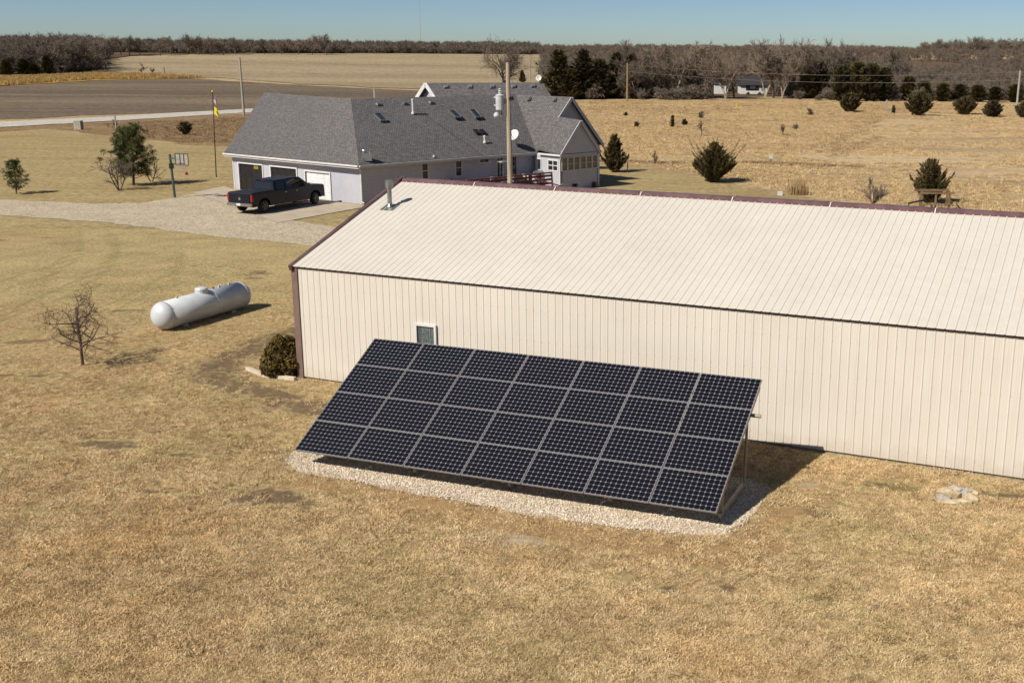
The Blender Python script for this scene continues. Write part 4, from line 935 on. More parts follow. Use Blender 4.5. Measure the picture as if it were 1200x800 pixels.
# body as triangulated side faces: build with bmesh for the concave outline
def extrude_outline(poly, y0, y1, inset=.0):
    bm = bmesh.new(); vs = [bm.verts.new((x, y0, z)) for x, z in poly]; bm.faces.new(vs)
    r = bmesh.ops.extrude_face_region(bm, geom=bm.faces[:]); vv = [e for e in r['geom'] if isinstance(e, bmesh.types.BMVert)]
    bmesh.ops.translate(bm, verts=vv, vec=(0, y1-y0, 0)); bmesh.ops.recalc_face_normals(bm, faces=bm.faces[:]); return bm
def bm_build(bm, name, m, par, bevel=0, smooth=False):
    if bevel:
        ed = [e for e in bm.edges if len(e.link_faces) == 2 and e.calc_face_angle(0) > .5]
        bmesh.ops.bevel(bm, geom=ed, offset=bevel, segments=2, affect='EDGES', clamp_overlap=True)
    me = bpy.data.meshes.new(name); bm.to_mesh(me); bm.free(); me.materials.append(m)
    if smooth: me.polygons.foreach_set('use_smooth', [True]*len(me.polygons))
    o = bpy.data.objects.new(name, me); COL.objects.link(o); o.parent = par; XF[o.name] = XF[par.name]; return o
bd = bm_build(extrude_outline(poly, -TW, TW), 'body', M_TRUCK, truck, .035)
cab = [(xr+.98, 1.22), (xr+1.08, 1.8), (xr+1.3, 1.9), (xf-1.45, 1.93), (xf-1.25, 1.9), (xf-.42, 1.34), (xf-.5, 1.2)]
bm = extrude_outline(cab, -TW+.08, TW-.08)
for v in bm.verts:
    if v.co.z > 1.5: v.co.y *= .84
cb = bm_build(bm, 'cab', M_TRUCK, truck, .03)
# glass
def side_pt(x, z, sgn, off=.012): f_ = (z-1.26)/(1.9-1.26); y = (TW-.08)*(1-.16*max(0, min(1, f_))); return (x, sgn*(y+off), z)
for sgn in (-1, 1):
    for (xa_, xb_, xc_, xd_) in ((xr+1.18, xr+2.0, xr+2.0, xr+1.26), (xr+2.1, xf-.82, xf-1.34, xr+2.1)):
        P = [side_pt(xa_, 1.33, sgn), side_pt(xb_, 1.33, sgn), side_pt(xc_, 1.8, sgn), side_pt(xd_, 1.8, sgn)]; MB().prism(P, (0, sgn*.006, 0)).build('side_window', M_TGLASS, truck)
    MB().box((xr+2.02, sgn*(TW+.002)-.006, .55), (xr+2.035, sgn*(TW+.002)+.006, 1.24)).build('door_seam', M_BLACK, truck)
    for xx in (xr+1.85, xr+2.9): MB().box((xx, sgn*(TW+.02)-.02, 1.08), (xx+.2, sgn*(TW+.02)+.02, 1.12)).build('door_handle', M_CHROME, truck)
    MB().prism([(xf-1.0, sgn*(TW-.02), 1.32), (xf-.9, sgn*(TW+.25), 1.34), (xf-.9, sgn*(TW+.25), 1.52), (xf-1.0, sgn*(TW-.02), 1.46)], (.1, 0, 0)).build('mirror', M_BLACK, truck)
    MB().prism([(T0-.02, sgn*TW-.02*sgn, .78), (T0-.02, sgn*(TW+.012), .78), (T0-.02, sgn*(TW+.012), 1.2), (T0-.02, sgn*(TW-.13), 1.2), (T0-.02, sgn*(TW-.13), .8)], (.12, 0, 0)).build('tail_light', M_RED, truck)
    MB().box((T1-.12, sgn*.62-.22, .82), (T1+.045, sgn*.62+.22, 1.0)).build('headlight', M_CHROME, truck)
    MB().box((xr+.95, sgn*(TW-.02)-.08, .3), (xf-.75, sgn*(TW-.02)+.08, .36)).build('running_board', M_BLACK, truck)
P = [(xr+1.015, -.68, 1.34), (xr+1.015, .68, 1.34), (xr+1.085, .62, 1.74), (xr+1.085, -.62, 1.74)]; MB().prism([(x-.02, y, z) for x, y, z in P], (-.008, 0, 0)).build('rear_window', M_TGLASS, truck)
P = [(xf-.5, -.8, 1.35), (xf-.5, .8, 1.35), (xf-1.18, .7, 1.86), (xf-1.18, -.7, 1.86)]; MB().prism([(x+.015, y, z+.012) for x, y, z in P], (.006, 0, .006)).build('windscreen', M_TGLASS, truck)
MB().box((T0+.08, -TW+.08, 1.285), (xr+.92, TW-.08, 1.325)).build('bed_cover', M_BLACK, truck)
tg = MB().box((T0-.035, -.78, .72), (T0-.003, .78, 1.23)).build('tailgate', M_TRUCK, truck); MB().box((T0-.05, -.12, 1.06), (T0-.03, .12, 1.14)).build('handle', M_BLACK, tg)
MB().lathe((T0-.032, 0, .94), [(.1, 0), (.09, .015)], 16, (-1, 0, 0)).build('emblem', M_CHROME, tg)
bp = MB().box((T0-.14, -.96, .5), (T0+.02, .96, .68)).build('rear_bumper', M_CHROME, truck); MB().box((T0-.155, -.16, .53), (T0-.138, .16, .66)).build('licence_plate', M_WHITE, bp)
MB().box((T1-.02, -.96, .42), (T1+.1, .96, .64)).build('front_bumper', M_CHROME, truck)
for s_ in (-.14, 0, .14): MB().box((xr+1.04, s_-.045, 1.865), (xr+1.08, s_+.045, 1.895)).build('cab_light', M_RED, truck)
MB().box((T0+.3, -.75, .4), (T1-.3, .75, .6)).build('chassis', M_BLACK, truck)
tyre = MB().lathe((0, -.13, 0), [(.26, 0), (.38, .0), (.405, .04), (.405, .22), (.38, .26), (.26, .26)], 28, (0, 1, 0)).mesh('wheel', M_TYRE)
rim = MB(); rim.lathe((0, .0, 0), [(.001, -.03), (.22, -.04), (.24, -.12), (.275, -.137), (.275, .13), (.24, .12), (.22, .05), (.001, .04)], 20, (0, 1, 0)); rim.lathe((0, -.1, 0), [(.06, 0), (.05, -.03)][::-1], 10, (0, 1, 0))
for i in range(6):
    a = i*PI/3; rim.bar((.06*math.cos(a), -.125, .06*math.sin(a)), (.25*math.cos(a), -.12, .25*math.sin(a)), .04, .06, up=(0, 1, 0))
rim = rim.mesh('rim', M_RIM)
for x in (xr, xf):
    for s_ in (-1, 1):
        wv = link('wheel', tyre, truck, (x, s_*.86, .405), (0, 0, (0 if s_ < 0 else PI)+(.12 if x == xf else 0))); link('rim', rim, wv)
# ------------------------------------------------------------------ propane tank
tl, tr_ = gz(196, 386), gz(283, 362); ctr = (gz(190, 384.5)+gz(289.5, 358.5))/2
q0, q1 = gz(203, 384)[:2], gz(282, 361)[:2]; td = q1-q0; tang = math.atan2(td[1], td[0]); TL = 4.9
tank = thing('propane_tank', 'long white propane tank lying on the lawn left of the steel building', 'tank', tuple((gz(191.5, 388)[:2]+gz(283, 361.5)[:2])/2), tang)
TLn = float(np.linalg.norm(gz(191.5, 388)[:2]-gz(283, 361.5)[:2])); rr = .52; zc = .57
print('tank len', TLn)
hl = TLn/2-.0
MB().lathe((-hl+.1, 0, zc), [(rr, 0), (rr, 2*hl-.2)], 36, (1, 0, 0)).build('shell', M_TANK, tank, smooth=True)
for s_ in (-1, 1):
    MB().lathe((s_*(hl-.1), 0, zc), [(rr*math.cos(a), rr*.82*math.sin(a)) for a in [PI/2*i/9*.99 for i in range(10)]], 36, (s_, 0, 0)).build('end_cap', M_TANK, tank, smooth=True)
    MB().box((s_*hl*.62-.12, -.33, -.02), (s_*hl*.62+.12, .3, .12)).build('support_foot', M_POLEG, tank)
for x_ in (-hl+.1, .33, hl-.1): MB().lathe((x_, 0, zc), [(rr+.004, -.012), (rr+.008, 0), (rr+.004, .012)], 36, (1, 0, 0)).build('weld_seam', M_TANK, tank)
MB().lathe((-.02, 0, zc+rr-.06), [(.24, 0), (.24, .16), (.25, .17), (.22, .21), (.12, .24), (.0, .25)], 18).build('valve_dome', M_TANK, tank, smooth=False)
for x_ in (-hl*.62, hl*.45, hl*.72): MB().prism([(x_-.06, -.015, zc+rr-.02), (x_+.06, -.015, zc+rr-.02), (x_+.03, -.015, zc+rr+.07), (x_-.03, -.015, zc+rr+.07)], (0, .03, 0)).build('lifting_lug', M_TANK, tank)
MB().lathe((hl*.3, 0, zc+rr-.02), [(.03, 0), (.03, .07)], 8).build('gauge', M_BLACK, tank)
# ------------------------------------------------------------------ landscape edging and stones
e0, e1, e2 = gz(290, 434), gz(308, 441.5), gz(346, 446.5)
M_EDGE = tinted('pale_timber', (196, 180, 156), (222, 208, 186), 3, .8)
ed = thing('garden_edging', 'pale timber edging round the bed at the building corner', 'edging', e1[:2])
for a, b_ in ((e0, e1), (e1, e2)): MB().bar(a+Zv*.06, b_+Zv*.06, .12, .14).build('timber', M_EDGE, ed, world=True)
sc_ = gz(1121, 583)
pile = thing('stone_pile', 'low pile of pale limestone slabs on the lawn near the long wall', 'stones', sc_[:2])
rs = random.Random(4)
for px, py, a, b_, h_, rz, mm in ((1106, 578, .24, .17, .1, .3, 0), (1118, 576, .27, .17, .11, -.2, 1), (1133, 578, .2, .16, .1, .5, 1), (1104, 587, .22, .2, .13, .1, 1), (1138, 586, .18, .26, .12, .2, 0), (1113, 591, .3, .13, .09, -.2, 0), (1128, 590, .24, .14, .1, -.4, 0), (1120, 583, .2, .14, .16, .8, 0), (1131, 583, .16, .14, .14, .4, 1), (1142, 579, .12, .12, .08, 0, 0)):
    c = gz(px, py); st_ = stone_mesh('stone', M_STONE if mm == 0 else M_STONEG, int(px), a, b_, h_)
    o_ = link('stone', st_, pile, tuple(c-sc_+Zv*h_*.55), (rs.uniform(-.1, .1), rs.uniform(-.1, .1), rz))
# ------------------------------------------------------------------ poles, wires
def pole(name, label, base, h, r, m, lean=0, group=None, rz=0, cat='utility pole', arm=False):
    t = thing(name, label, cat, base, rz, group)
    MB().path([(0, 0, -.3), (lean*h*.5, 0, h*.5), (lean*h, 0, h)], r, 10, .7).build('shaft', m, t)
    if arm: MB().box((-.9+lean*h, -.06, h-.5), (.9+lean*h, .06, h-.38)).build('crossarm', m, t)
    return t
UP = pdepth(598, 216, 68.0); UP[2] = 0; uh = float(pdepth(597, 73.5, 68)[2])
up = pole('utility_pole', 'tall wooden utility pole with transformer rising behind the steel building', UP, uh, .17, M_POLE, lean=-.004)
def P68(px, py): return pdepth(px, py, 68.0)
tf = P68(586, 129); tp_ = P68(586, 111.5)
t_ = MB().lathe(tf-[0, .1, 0], [(.22, 0), (.235, .03), (.235, tp_[2]-tf[2]-.06), (.25, tp_[2]-tf[2]-.05), (.25, tp_[2]-tf[2]), (.1, tp_[2]-tf[2]+.06)], 18).build('transformer', M_GREYP, up, world=True)
MB().lathe(tp_-[0, .1, -.02], [(.06, 0), (.1, .08), (.06, .12), (.1, .2), (.06, .24), (.09, .32), (.03, .36)], 10).build('bushing', M_GREYP, t_, world=True)
for z_ in (.25, .7): MB().tube(tf+[-.22, -.1, z_], tf+[-.34, -.1, z_], .05, n=8).build('bushing', M_GREYP, t_, world=True)
MB().bar(tf+[.2, 0, .5], UP*[1, 1, 0]+[0, 0, tf[2]+.5], .06, .3).build('bracket', M_GALV, up, world=True)
MB().path([P68(588, 130), P68(587.5, 138), P68(590, 146), P68(595, 152)], .04, 6).build('drop_cable', M_WIRE, up, world=True)
MB().path([P68(596, 147), P68(594.5, 141), P68(589.5, 137), P68(584, 136)], .05, 8).build('lamp_arm', M_GALV, up, world=True)
c = P68(582, 134.8); MB().lathe(c-[0, 0, .12], [(.16, 0), (.19, .08), (.14, .2), (.06, .28)], 12).build('street_lamp_head', M_GREYP, up, world=True)
MB().tube(P68(598, 114), P68(599.5, 118), .165, n=10).build('band', M_BLACK, up, world=True)
FP = at(286, 136.0); fh = float(pdepth(284.5, 67, FP[1])[2])
pole('utility_pole', 'grey wooden utility pole beside the road left of the house roof', FP, fh, .19, M_POLEG, lean=-.008, arm=False)
POLES = {}
for px, yb, yt, r, m, lab in ((705.5, 114.5, 72, .2, M_POLEG, 'thin grey pole before the cedar clump right of the house'), (735, 119, 74, .22, M_POLEY, 'yellowish wooden pole at the edge of the prairie grass'), (1190.5, 135.5, 83, .2, M_POLEG, 'grey leaning pole between two round cedars at far right'), (621, 96, 69, .16, M_POLEG, 'small pole right of the big bare tree behind the house')):
    b_ = at(px, yb); tz = float(pdepth(px, yt, b_[1])[2]); POLES[px] = (b_, tz)
    pole('utility_pole', lab, b_, tz-b_[2], r, m, lean=.01 if px > 1000 else 0)
def cable(name, label, a, b_, sag, r=.02, n=16, group=None):
    a = np.array(a, float); b_ = np.array(b_, float)
    pts = [a+(b_-a)*t-Zv*sag*4*t*(1-t) for t in np.linspace(0, 1, n)]
    mid = (a+b_)/2; o = MB().path([p for p in pts], r, 4).build(name, M_WIRE, None); tag(o, label, 'wire', group); return o
b0, z0_ = POLES[735]; b1, z1_ = POLES[1190.5]
cable('overhead_wire', 'upper overhead wire crossing in front of the bare woods', (b0[0], b0[1], z0_-.3), (b1[0], b1[1], z1_-.2), 1.2, .03)
cable('overhead_wire', 'lower overhead wire crossing in front of the bare woods', (b0[0], b0[1], z0_-1.6), (b1[0], b1[1], z1_-1.4), 1.2, .03)
cable('overhead_wire', 'overhead wire leaving the right edge from the leaning pole', (b1[0], b1[1], z1_-.2), (b1[0]+60, b1[1]-25, z1_-.6), .8, .03)
tw = P68(590, 109); e_ = pdepth(300, 124.5, 120.)
cable('overhead_wire', 'service wire running from the transformer pole over the house roof', (tw[0], tw[1], tw[2]), (FP[0], FP[1], fh-1.5), 3.2, .018, 24)
MT = pdepth(493, 47, 2600.); mt_ = thing('radio_mast', 'thin distant radio mast above the left tree line', 'mast', (MT[0], MT[1], 8.)); MB().tube((0, 0, 0), (0, 0, 118), .32, .3, 4).build('shaft', M_POLEG, mt_)
# ------------------------------------------------------------------ basketball hoop, flag pole, posts
HB = gz(205, 232); hoop = thing('basketball_hoop', 'basketball hoop on a green grey post at the edge of the driveway', 'hoop', HB)
hh = float(pdepth(203.5, 181, HB[1])[2])
MB().path([HB, HB+[-.1, 0, hh]], .09, 8).build('pole', M_STEELB, hoop, world=True)
def PH(px, py, dy=-.6): return pdepth(px, py, HB[1]+dy)
a, b_ = PH(204, 180), PH(222, 193.5); mb = MB(); zt, zb = a[2], b_[2]; x0, x1 = a[0]+.05, b_[0]
bx_ = unit([1, -.18, 0])
def bb(x, z, dy=0): return np.array([x, a[1]+(x-x0)*-.18+dy, z])
for p, q in (((x0, zt), (x1, zt)), ((x0, zb), (x1, zb)), ((x0, zb), (x0, zt)), ((x1, zb), (x1, zt)), ((x0+(x1-x0)*.36, zb), (x0+(x1-x0)*.36, zt)), ((x0+(x1-x0)*.66, zb), (x0+(x1-x0)*.66, zt))): mb.bar(bb(*p), bb(*q), .05, .05)
mb.build('backboard_frame', M_STEELB, hoop, world=True)
MB().prism([bb(x0, zb), bb(x1, zb), bb(x1, zt), bb(x0, zt)], (0, .012, 0)).build('backboard', mat('clear_board', (.75, .78, .76), .1, build=lambda t, b: b.inputs['Transmission Weight'].__setattr__('default_value', .85)), hoop, world=True)
cr = bb(x0+(x1-x0)*.6, zb+.12, -.35); MB().path([cr+[.23*math.cos(t), .23*math.sin(t), 0] for t in np.linspace(0, 2*PI, 17)], .02, 5).build('rim', M_ORANGE, hoop, world=True)
mb = MB()
for k in range(10): t = k*2*PI/10; mb.path([cr+[.22*math.cos(t), .22*math.sin(t), 0], cr+[.12*math.cos(t+.3), .12*math.sin(t+.3), -.38]], .008, 3)
mb.build('net', M_WHITE, hoop, world=True)
MB().bar(HB+[-.1, 0, hh-.25], bb(x0+.3, (zt+zb)/2, .05), .06, .1).build('bracket', M_STEELB, hoop, world=True); MB().bar(HB+[-.1, 0, hh-.7], bb(x0+.4, zb+.15, .05), .06, .08).build('bracket', M_STEELB, hoop, world=True)
MB().box(tuple(HB+[-.13, -.25, hh-.95]), tuple(HB+[.12, -.02, hh-.6])).build('winch_box', M_BLACK, hoop, world=True)
bp_ = gz(218.6, 205); bl = thing('basketball', 'small dark ball lying on the lawn behind the hoop', 'ball', bp_); MB().lathe((0, 0, .13), [(.13*math.cos(a_), .13*math.sin(a_)) for a_ in np.linspace(-1.5, 1.5, 9)], 14).build('ball_surface', M_ORANGE, bl, smooth=True)
FB = gz(253.5, 208); fp = thing('flag_pole', 'tall thin flag pole with two flags left of the garage', 'flagpole', FB)
fz = float(pdepth(249, 108.5, FB[1])[2]); FT = pdepth(249, 108.5, FB[1])
MB().path([FB, FT], .045, 8, .6).build('pole', M_BLACK, fp, world=True); MB().lathe(FT, [(.02, 0), (.08, .05), (.08, .1), (.01, .16)], 10).build('finial', M_YEL, fp, world=True)
def flagm(t, b):
    k = N(t); tc = k.n('ShaderNodeTexCoord'); s = k.n('ShaderNodeSeparateXYZ'); k.L(tc.outputs['UV'], s.inputs[0])
    st = k.math('GREATER_THAN', k.math('FRACT', k.math('MULTIPLY', s.outputs[1], 6.5)), .5); c = k.mix(lin((176, 30, 44)), lin((226, 222, 220)), st)
    inb = k.math('MULTIPLY', k.math('LESS_THAN', s.outputs[0], .42), k.math('GREATER_THAN', s.outputs[1], .46))
    fx = k.math('SUBTRACT', k.math('FRACT', k.math('MULTIPLY', s.outputs[0], 14)), .5); fy = k.math('SUBTRACT', k.math('FRACT', k.math('MULTIPLY', s.outputs[1], 11)), .5)
    dot = k.math('LESS_THAN', k.math('ADD', k.math('MULTIPLY', fx, fx), k.math('MULTIPLY', fy, fy)), .07)
    c = k.mix(c, k.mix(lin((30, 36, 84)), lin((226, 222, 220)), dot), inb); k.L(c, b.inputs['Base Color'])
def flagy(t, b):
    k = N(t); tc = k.n('ShaderNodeTexCoord'); s = k.n('ShaderNodeSeparateXYZ'); k.L(tc.outputs['UV'], s.inputs[0])
    # a small dark coil in the middle
    dx = k.math('SUBTRACT', s.outputs[0], .52); dy = k.math('SUBTRACT', s.outputs[1], .5)
    r = k.math('SQRT', k.math('ADD', k.math('MULTIPLY', dx, dx), k.math('MULTIPLY', dy, dy)))
    ring_ = k.math('LESS_THAN', k.math('ABSOLUTE', k.math('SUBTRACT', r, .13)), .035); core = k.math('LESS_THAN', r, .045)
    k.L(k.mix(lin((222, 206, 40)), lin((70, 70, 40)), k.math('MAXIMUM', ring_, core)), b.inputs['Base Color'])
M_USF = mat('flag_stripes', None, .8, build=flagm); M_GDF = mat('flag_yellow_coil', None, .8, build=flagy)
def flag(name, label, top, W_, H_, drop, m, ax):
    n = 12; mb = MB(); V = []; U = []
    for j in range(n+1):
        for i in range(n+1):
            u, v = i/n, j/n; x = u*W_; p = np.array(top)+np.array(ax)*x*(1-.35*u)+[0, .10*math.sin(u*9+v*2)*u+.02, -(1-v)*H_-drop*u**1.3]; V.append(p); U.append((u, v))
    F_ = []; US = []
    for j in range(n):
        for i in range(n): f = (j*(n+1)+i, j*(n+1)+i+1, (j+1)*(n+1)+i+1, (j+1)*(n+1)+i); F_.append(f); US.append([U[k] for k in f])
    o = mb.add(V, F_, US).build(name, m, None, smooth=True); return tag(o, label, 'flag')
t_ = pdepth(249.6, 112, FB[1]); flag('striped_flag', 'drooping flag with red and white stripes and starred blue corner', t_, .75, .55, .45, M_USF, (.7, -.3, 0))
t_ = pdepth(250.5, 125, FB[1]); flag('yellow_flag', 'yellow flag with a dark coiled emblem below the striped flag', t_, .85, .6, .42, M_GDF, (.75, -.3, 0))
def post(name, label, px, yb, yt, r, m, cat='post', cap=None, group=None):
    b_ = at(px, yb); h = float(pdepth(px, yt, b_[1])[2])-b_[2]; t = thing(name, label, cat, b_, 0, group)
    MB().box((-r, -r, -.1), (r, r, h)).build('shaft', m, t)
    if cap: MB().box((-r*1.1, -r*1.1, h*.55), (r*1.1, r*1.1, h+.02)).build('cap', cap, t)
    return t
post('stone_post', 'squat pale stone post beside the road on the left', 92.5, 152, 141.5, .42, M_STONEG)
post('marker_post', 'thin weathered post in the field beyond the golden grass', 192, 88, 79, .35, M_POLEG)
post('marker_post', 'thin pole standing in the field behind the main ridge', 439, 118, 103, .16, M_POLEG)
post('sign_post', 'small crossarm post on the verge near the road', 136, 151, 136, .07, M_POLEG)
post('fence_post', 'white topped fence post in the prairie right of the big cedar', 903.5, 191, 182, .12, M_WOOD, cap=M_WHITE)
post('utility_box', 'small pale utility box on the lawn behind the roof ridge', 914, 229, 224.5, .16, M_WHITE, 'box')
post('marker_box', 'tiny white box at the edge of the tree row', 969, 114, 111.5, .28, M_WHITE, 'box')
post('marker_post', 'short yellow post in the prairie before the far farmhouse', 863, 127, 121.5, .1, M_YEL)
post('fence_post', 'dark thin post standing beside the pyramid cedar', 735.5, 202, 190, .05, M_POLEG)
post('fence_post', 'dark short post with a tiny sign left of the wide cedar', 1038.5, 130, 117, .12, M_POLEG)
# ------------------------------------------------------------------ play structure
PB = gz(1096, 246); ps = thing('timber_playset', 'timber play tower frame in front of the cedar behind the roof ridge', 'playset', PB)
def PP(px, py, dy=0): return pdepth(px, py, PB[1]+dy)
w0, w1 = PP(1080, 240), PP(1112, 240)
for x_, dy in ((w0[0], 0), (w1[0], 0), (w0[0]+.3, 1.6), (w1[0]+.3, 1.6), ((w0[0]+w1[0])/2, 0)):
    MB().bar((x_, PB[1]+dy, -.1), (x_, PB[1]+dy, float(PP(1096, 225)[2])), .11, .11).build('post', M_PLAY, ps, world=True)
zt = float(PP(1096, 225)[2])
for dy in (0, 1.6): MB().bar((w0[0]-.15, PB[1]+dy-.07, zt-.06), (w1[0]+.3, PB[1]+dy-.07, zt-.06), .05, .14).build('beam', M_PLAY, ps, world=True)
for x_ in (w0[0], w1[0]): MB().bar((x_, PB[1], zt), (x_+.3, PB[1]+1.6, zt), .05, .12).build('beam', M_PLAY, ps, world=True)
for i in range(9):
    x_ = w0[0]+.1+i*(w1[0]-w0[0]-.2)/8; MB().box((x_-.08, PB[1]-.1, .3), (x_+.08, PB[1]-.07, zt-.85)).build('plank', M_PLAY, ps, False) if False else MB().bar((x_, PB[1]-.09, .3), (x_, PB[1]-.09, zt-.75), .15, .025).build('plank', M_PLAY, ps, world=True)
MB().bar((w0[0]-.9, PB[1]-.05, zt-.75), (w0[0]+.2, PB[1]-.05, zt-.5), .06, .1).build('beam', M_BLACK, ps, world=True)
for x_ in (w0[0]-.85,): MB().bar((x_, PB[1], -.1), (x_, PB[1], zt-.75), .1, .1).build('post', M_PLAY, ps, world=True)
# ------------------------------------------------------------------ far farmstead
FH = at(885, 113.5); FHb = np.array([FH[0], FH[1]+14, 0])
def FP_(px, py): return pdepth(px, py, FHb[1])
x0, x1 = FP_(868, 100)[0], FP_(899, 100)[0]; zt = float(FP_(880, 99.5)[2]); zr = float(FP_(880, 90.5)[2])
fh_ = thing('farmhouse', 'far white farmhouse with grey roof among the bare trees', 'house', ((x0+x1)/2, FHb[1]))
mb = MB(); mb.box((x0, FHb[1], 0), (x1, FHb[1]+6, zt)); mb.build('wall', M_WHITE, fh_, world=True)
mb = MB(); ym = FHb[1]+3; mb.prism([(x0-.4, FHb[1]-.5, zt-.05), (x0-.4, ym, zr), (x0-.4, FHb[1]+6.5, zt-.05)], (x1-x0+.8, 0, 0)); mb.build('roof', M_SHIN, fh_, world=True)
for f_ in (.2, .55): MB().box((x0+(x1-x0)*f_, FHb[1]-.06, .9), (x0+(x1-x0)*f_+.9, FHb[1]-.01, 2.0)).build('window', M_SHADEWIN, fh_, world=True)
MB().box((x0+(x1-x0)*.78, FHb[1]-.06, 0), (x0+(x1-x0)*.78+.9, FHb[1]-.01, 2.0)).build('door', mat('door_green', lin((120, 140, 120)), .6), fh_, world=True)
x2, x3 = FP_(838, 100)[0], FP_(851, 100)[0]; sd = thing('farm_shed', 'small white farm shed left of the far farmhouse', 'shed', ((x2+x3)/2, FHb[1]))
MB().box((x2, FHb[1], 0), (x3, FHb[1]+3, 2.2)).build('wall', M_WHITE, sd, world=True); MB().prism([(x2-.2, FHb[1]-.2, 2.17), (x2-.2, FHb[1]+1.5, 3.1), (x2-.2, FHb[1]+3.2, 2.17)], (x3-x2+.4, 0, 0)).build('roof', M_SHIN, sd, world=True)
cx_ = FP_(881, 107)[0]; cr_ = thing('parked_car', 'small white car parked before the far farmhouse', 'car', (cx_, FHb[1]-3.5))
MB().prism([(-2.1, -.85, .35), (2.1, -.85, .35), (2.15, -.85, .8), (1.2, -.85, .95), (-2.1, -.85, .95)], (0, 1.7, 0)).build('body', M_WHITE, cr_); MB().prism([(-1.6, -.75, .95), (1.1, -.75, .95), (.5, -.7, 1.45), (-1.2, -.7, 1.45)], (0, 1.5, 0)).build('cabin', M_TGLASS, cr_)
for x_ in (-1.3, 1.3):
    for y_ in (-.85, .7): MB().lathe((x_, y_, .33), [(.33, 0), (.33, .15)], 12, (0, 1, 0)).build('wheel', M_TYRE, cr_)
# ------------------------------------------------------------------ vegetation
def bare_tree(seed, H, spread=.55, m1=None, straight=0, trunk_r=None, lev=4, twig_r=.012, trunks=1, kids=(5, 4, 4, 3), first=.25, up=.55, droop=0, sides=(7, 5, 4, 3, 3)):
    """returns (trunk mesh builder, crown mesh builder)"""
    rs = random.Random(seed); T = MB(); Cn = MB(); trunk_r = trunk_r or H*.022
    def grow(p, d, L, r, k):
        n = 4 if k < 2 else 3; pts = [np.array(p)]; d = unit(d); q = np.array(p, float)
        for i in range(n):
            wb = .16 if (k or not straight) else .16*(1-straight)
            d = unit(d+np.array([rs.gauss(0, wb), rs.gauss(0, wb), rs.gauss(0, .1)+(.05 if k else .0)-droop*k*.03])); q = q+d*L/n; pts.append(q)
        (T if k == 0 else Cn).path(pts, max(r, twig_r), sides[min(k, 4)], .45 if k else .5)
        if k >= lev: return
        nk = kids[min(k, len(kids)-1)]
        for i in range(nk+rs.randint(0, 1)):
            f = rs.uniform(first if k == 0 else .2, 1.0); j = min(n-1, int(f*n)); b = pts[j]+(pts[j+1]-pts[j])*(f*n-j) if j < n else pts[-1]
            az = rs.uniform(0, 2*PI); dd = unit(pts[j+1]-pts[j]); a = unit(np.cross(dd, [.3, .2, 1.] if abs(dd[2]) < .9 else [1., .3, 0])); c = np.cross(dd, a)
            s = spread*rs.uniform(.8, 1.5); nd = unit(dd*(1-.25*s)+(a*math.cos(az)+c*math.sin(az))*s+np.array([0, 0, up*.25]))
            grow(b, nd, L*rs.uniform(.42, .68)*(1.15-.45*f if k == 0 else 1), r*(.55 if k == 0 else .5)*(1.1-.4*f), k+1)
    for t in range(trunks):
        a = rs.uniform(0, 2*PI); ln = 0 if trunks == 1 else .32
        grow((0, 0, -.1), (math.cos(a)*ln, math.sin(a)*ln, 1), H*(.62 if trunks == 1 else .66), trunk_r, 0)
    return T, Cn
def normH(ms, H):
    """scale builders so the tallest vertex is H"""
    z = max(v[2] for b in ms for v in b.v); k = H/z
    for b in ms: b.v = [(x*k, y*k, zz*k) for x, y, zz in b.v]
def conifer(seed, H, Rf, nb=120, up=.7, spray=.22, ns=22, h0=.06, wid=.35, spiky=.0, curve=.2, rt=None):
    rs = random.Random(seed); T = MB(); Fo = MB(); T.path([(0, 0, -.1), (rs.uniform(-.03, .03)*H, 0, H*.5), (0, 0, H*.96)], rt or H*.022, 7, .15)
    for b in range(nb):
        f = h0+(1-h0)*(b+rs.random())/nb; z = f*H; az = b*2.399+rs.uniform(-.4, .4); Lr = Rf(f)*rs.uniform(.72, 1.12)*(1+spiky*(1 if rs.random() < .3 else -.25))
        e = up*rs.uniform(.8, 1.2)*(1 if f < .85 else 1.5); L_ = Lr/max(.35, math.cos(math.atan(e)))*.9; 
        d = np.array([math.cos(az), math.sin(az), e]); d = d/np.linalg.norm(d); z = max(z-Lr*e*.5, .08*H*rs.random())
        p0 = np.array([0, 0, z]); 
        Fo.path([p0, p0+d*L_*.6], max(.006*H, .01)*.8, 3, .4)
        m = max(4, int(ns*(Lr/max(Rf(.3), .01))**.8))
        for i in range(m):
            t = .18+.82*(i+rs.random())/m; w_ = spray*(1.1-.9*t)*.9
            p = p0+d*L_*t+np.array([0, 0, curve*L_*t*t])+np.array([rs.gauss(0, w_*.5), rs.gauss(0, w_*.5), rs.gauss(0, w_*.4)])
            q = unit(d+np.array([rs.gauss(0, .5), rs.gauss(0, .5), rs.gauss(.25, .4)])); s_ = unit(np.cross(q, [rs.gauss(0, 1), rs.gauss(0, 1), rs.gauss(0, 1)])); l = spray*rs.uniform(.6, 1.2); ww = l*wid
            Fo.add([p-q*l*.4, p+s_*ww*.5, p+q*l*.6, p-s_*ww*.5], [(0, 1, 2, 3)])
            s2 = np.cross(q, s_); Fo.add([p-q*l*.4, p+s2*ww*.5, p+q*l*.6, p-s2*ww*.5], [(0, 1, 2, 3)])
    return T, Fo
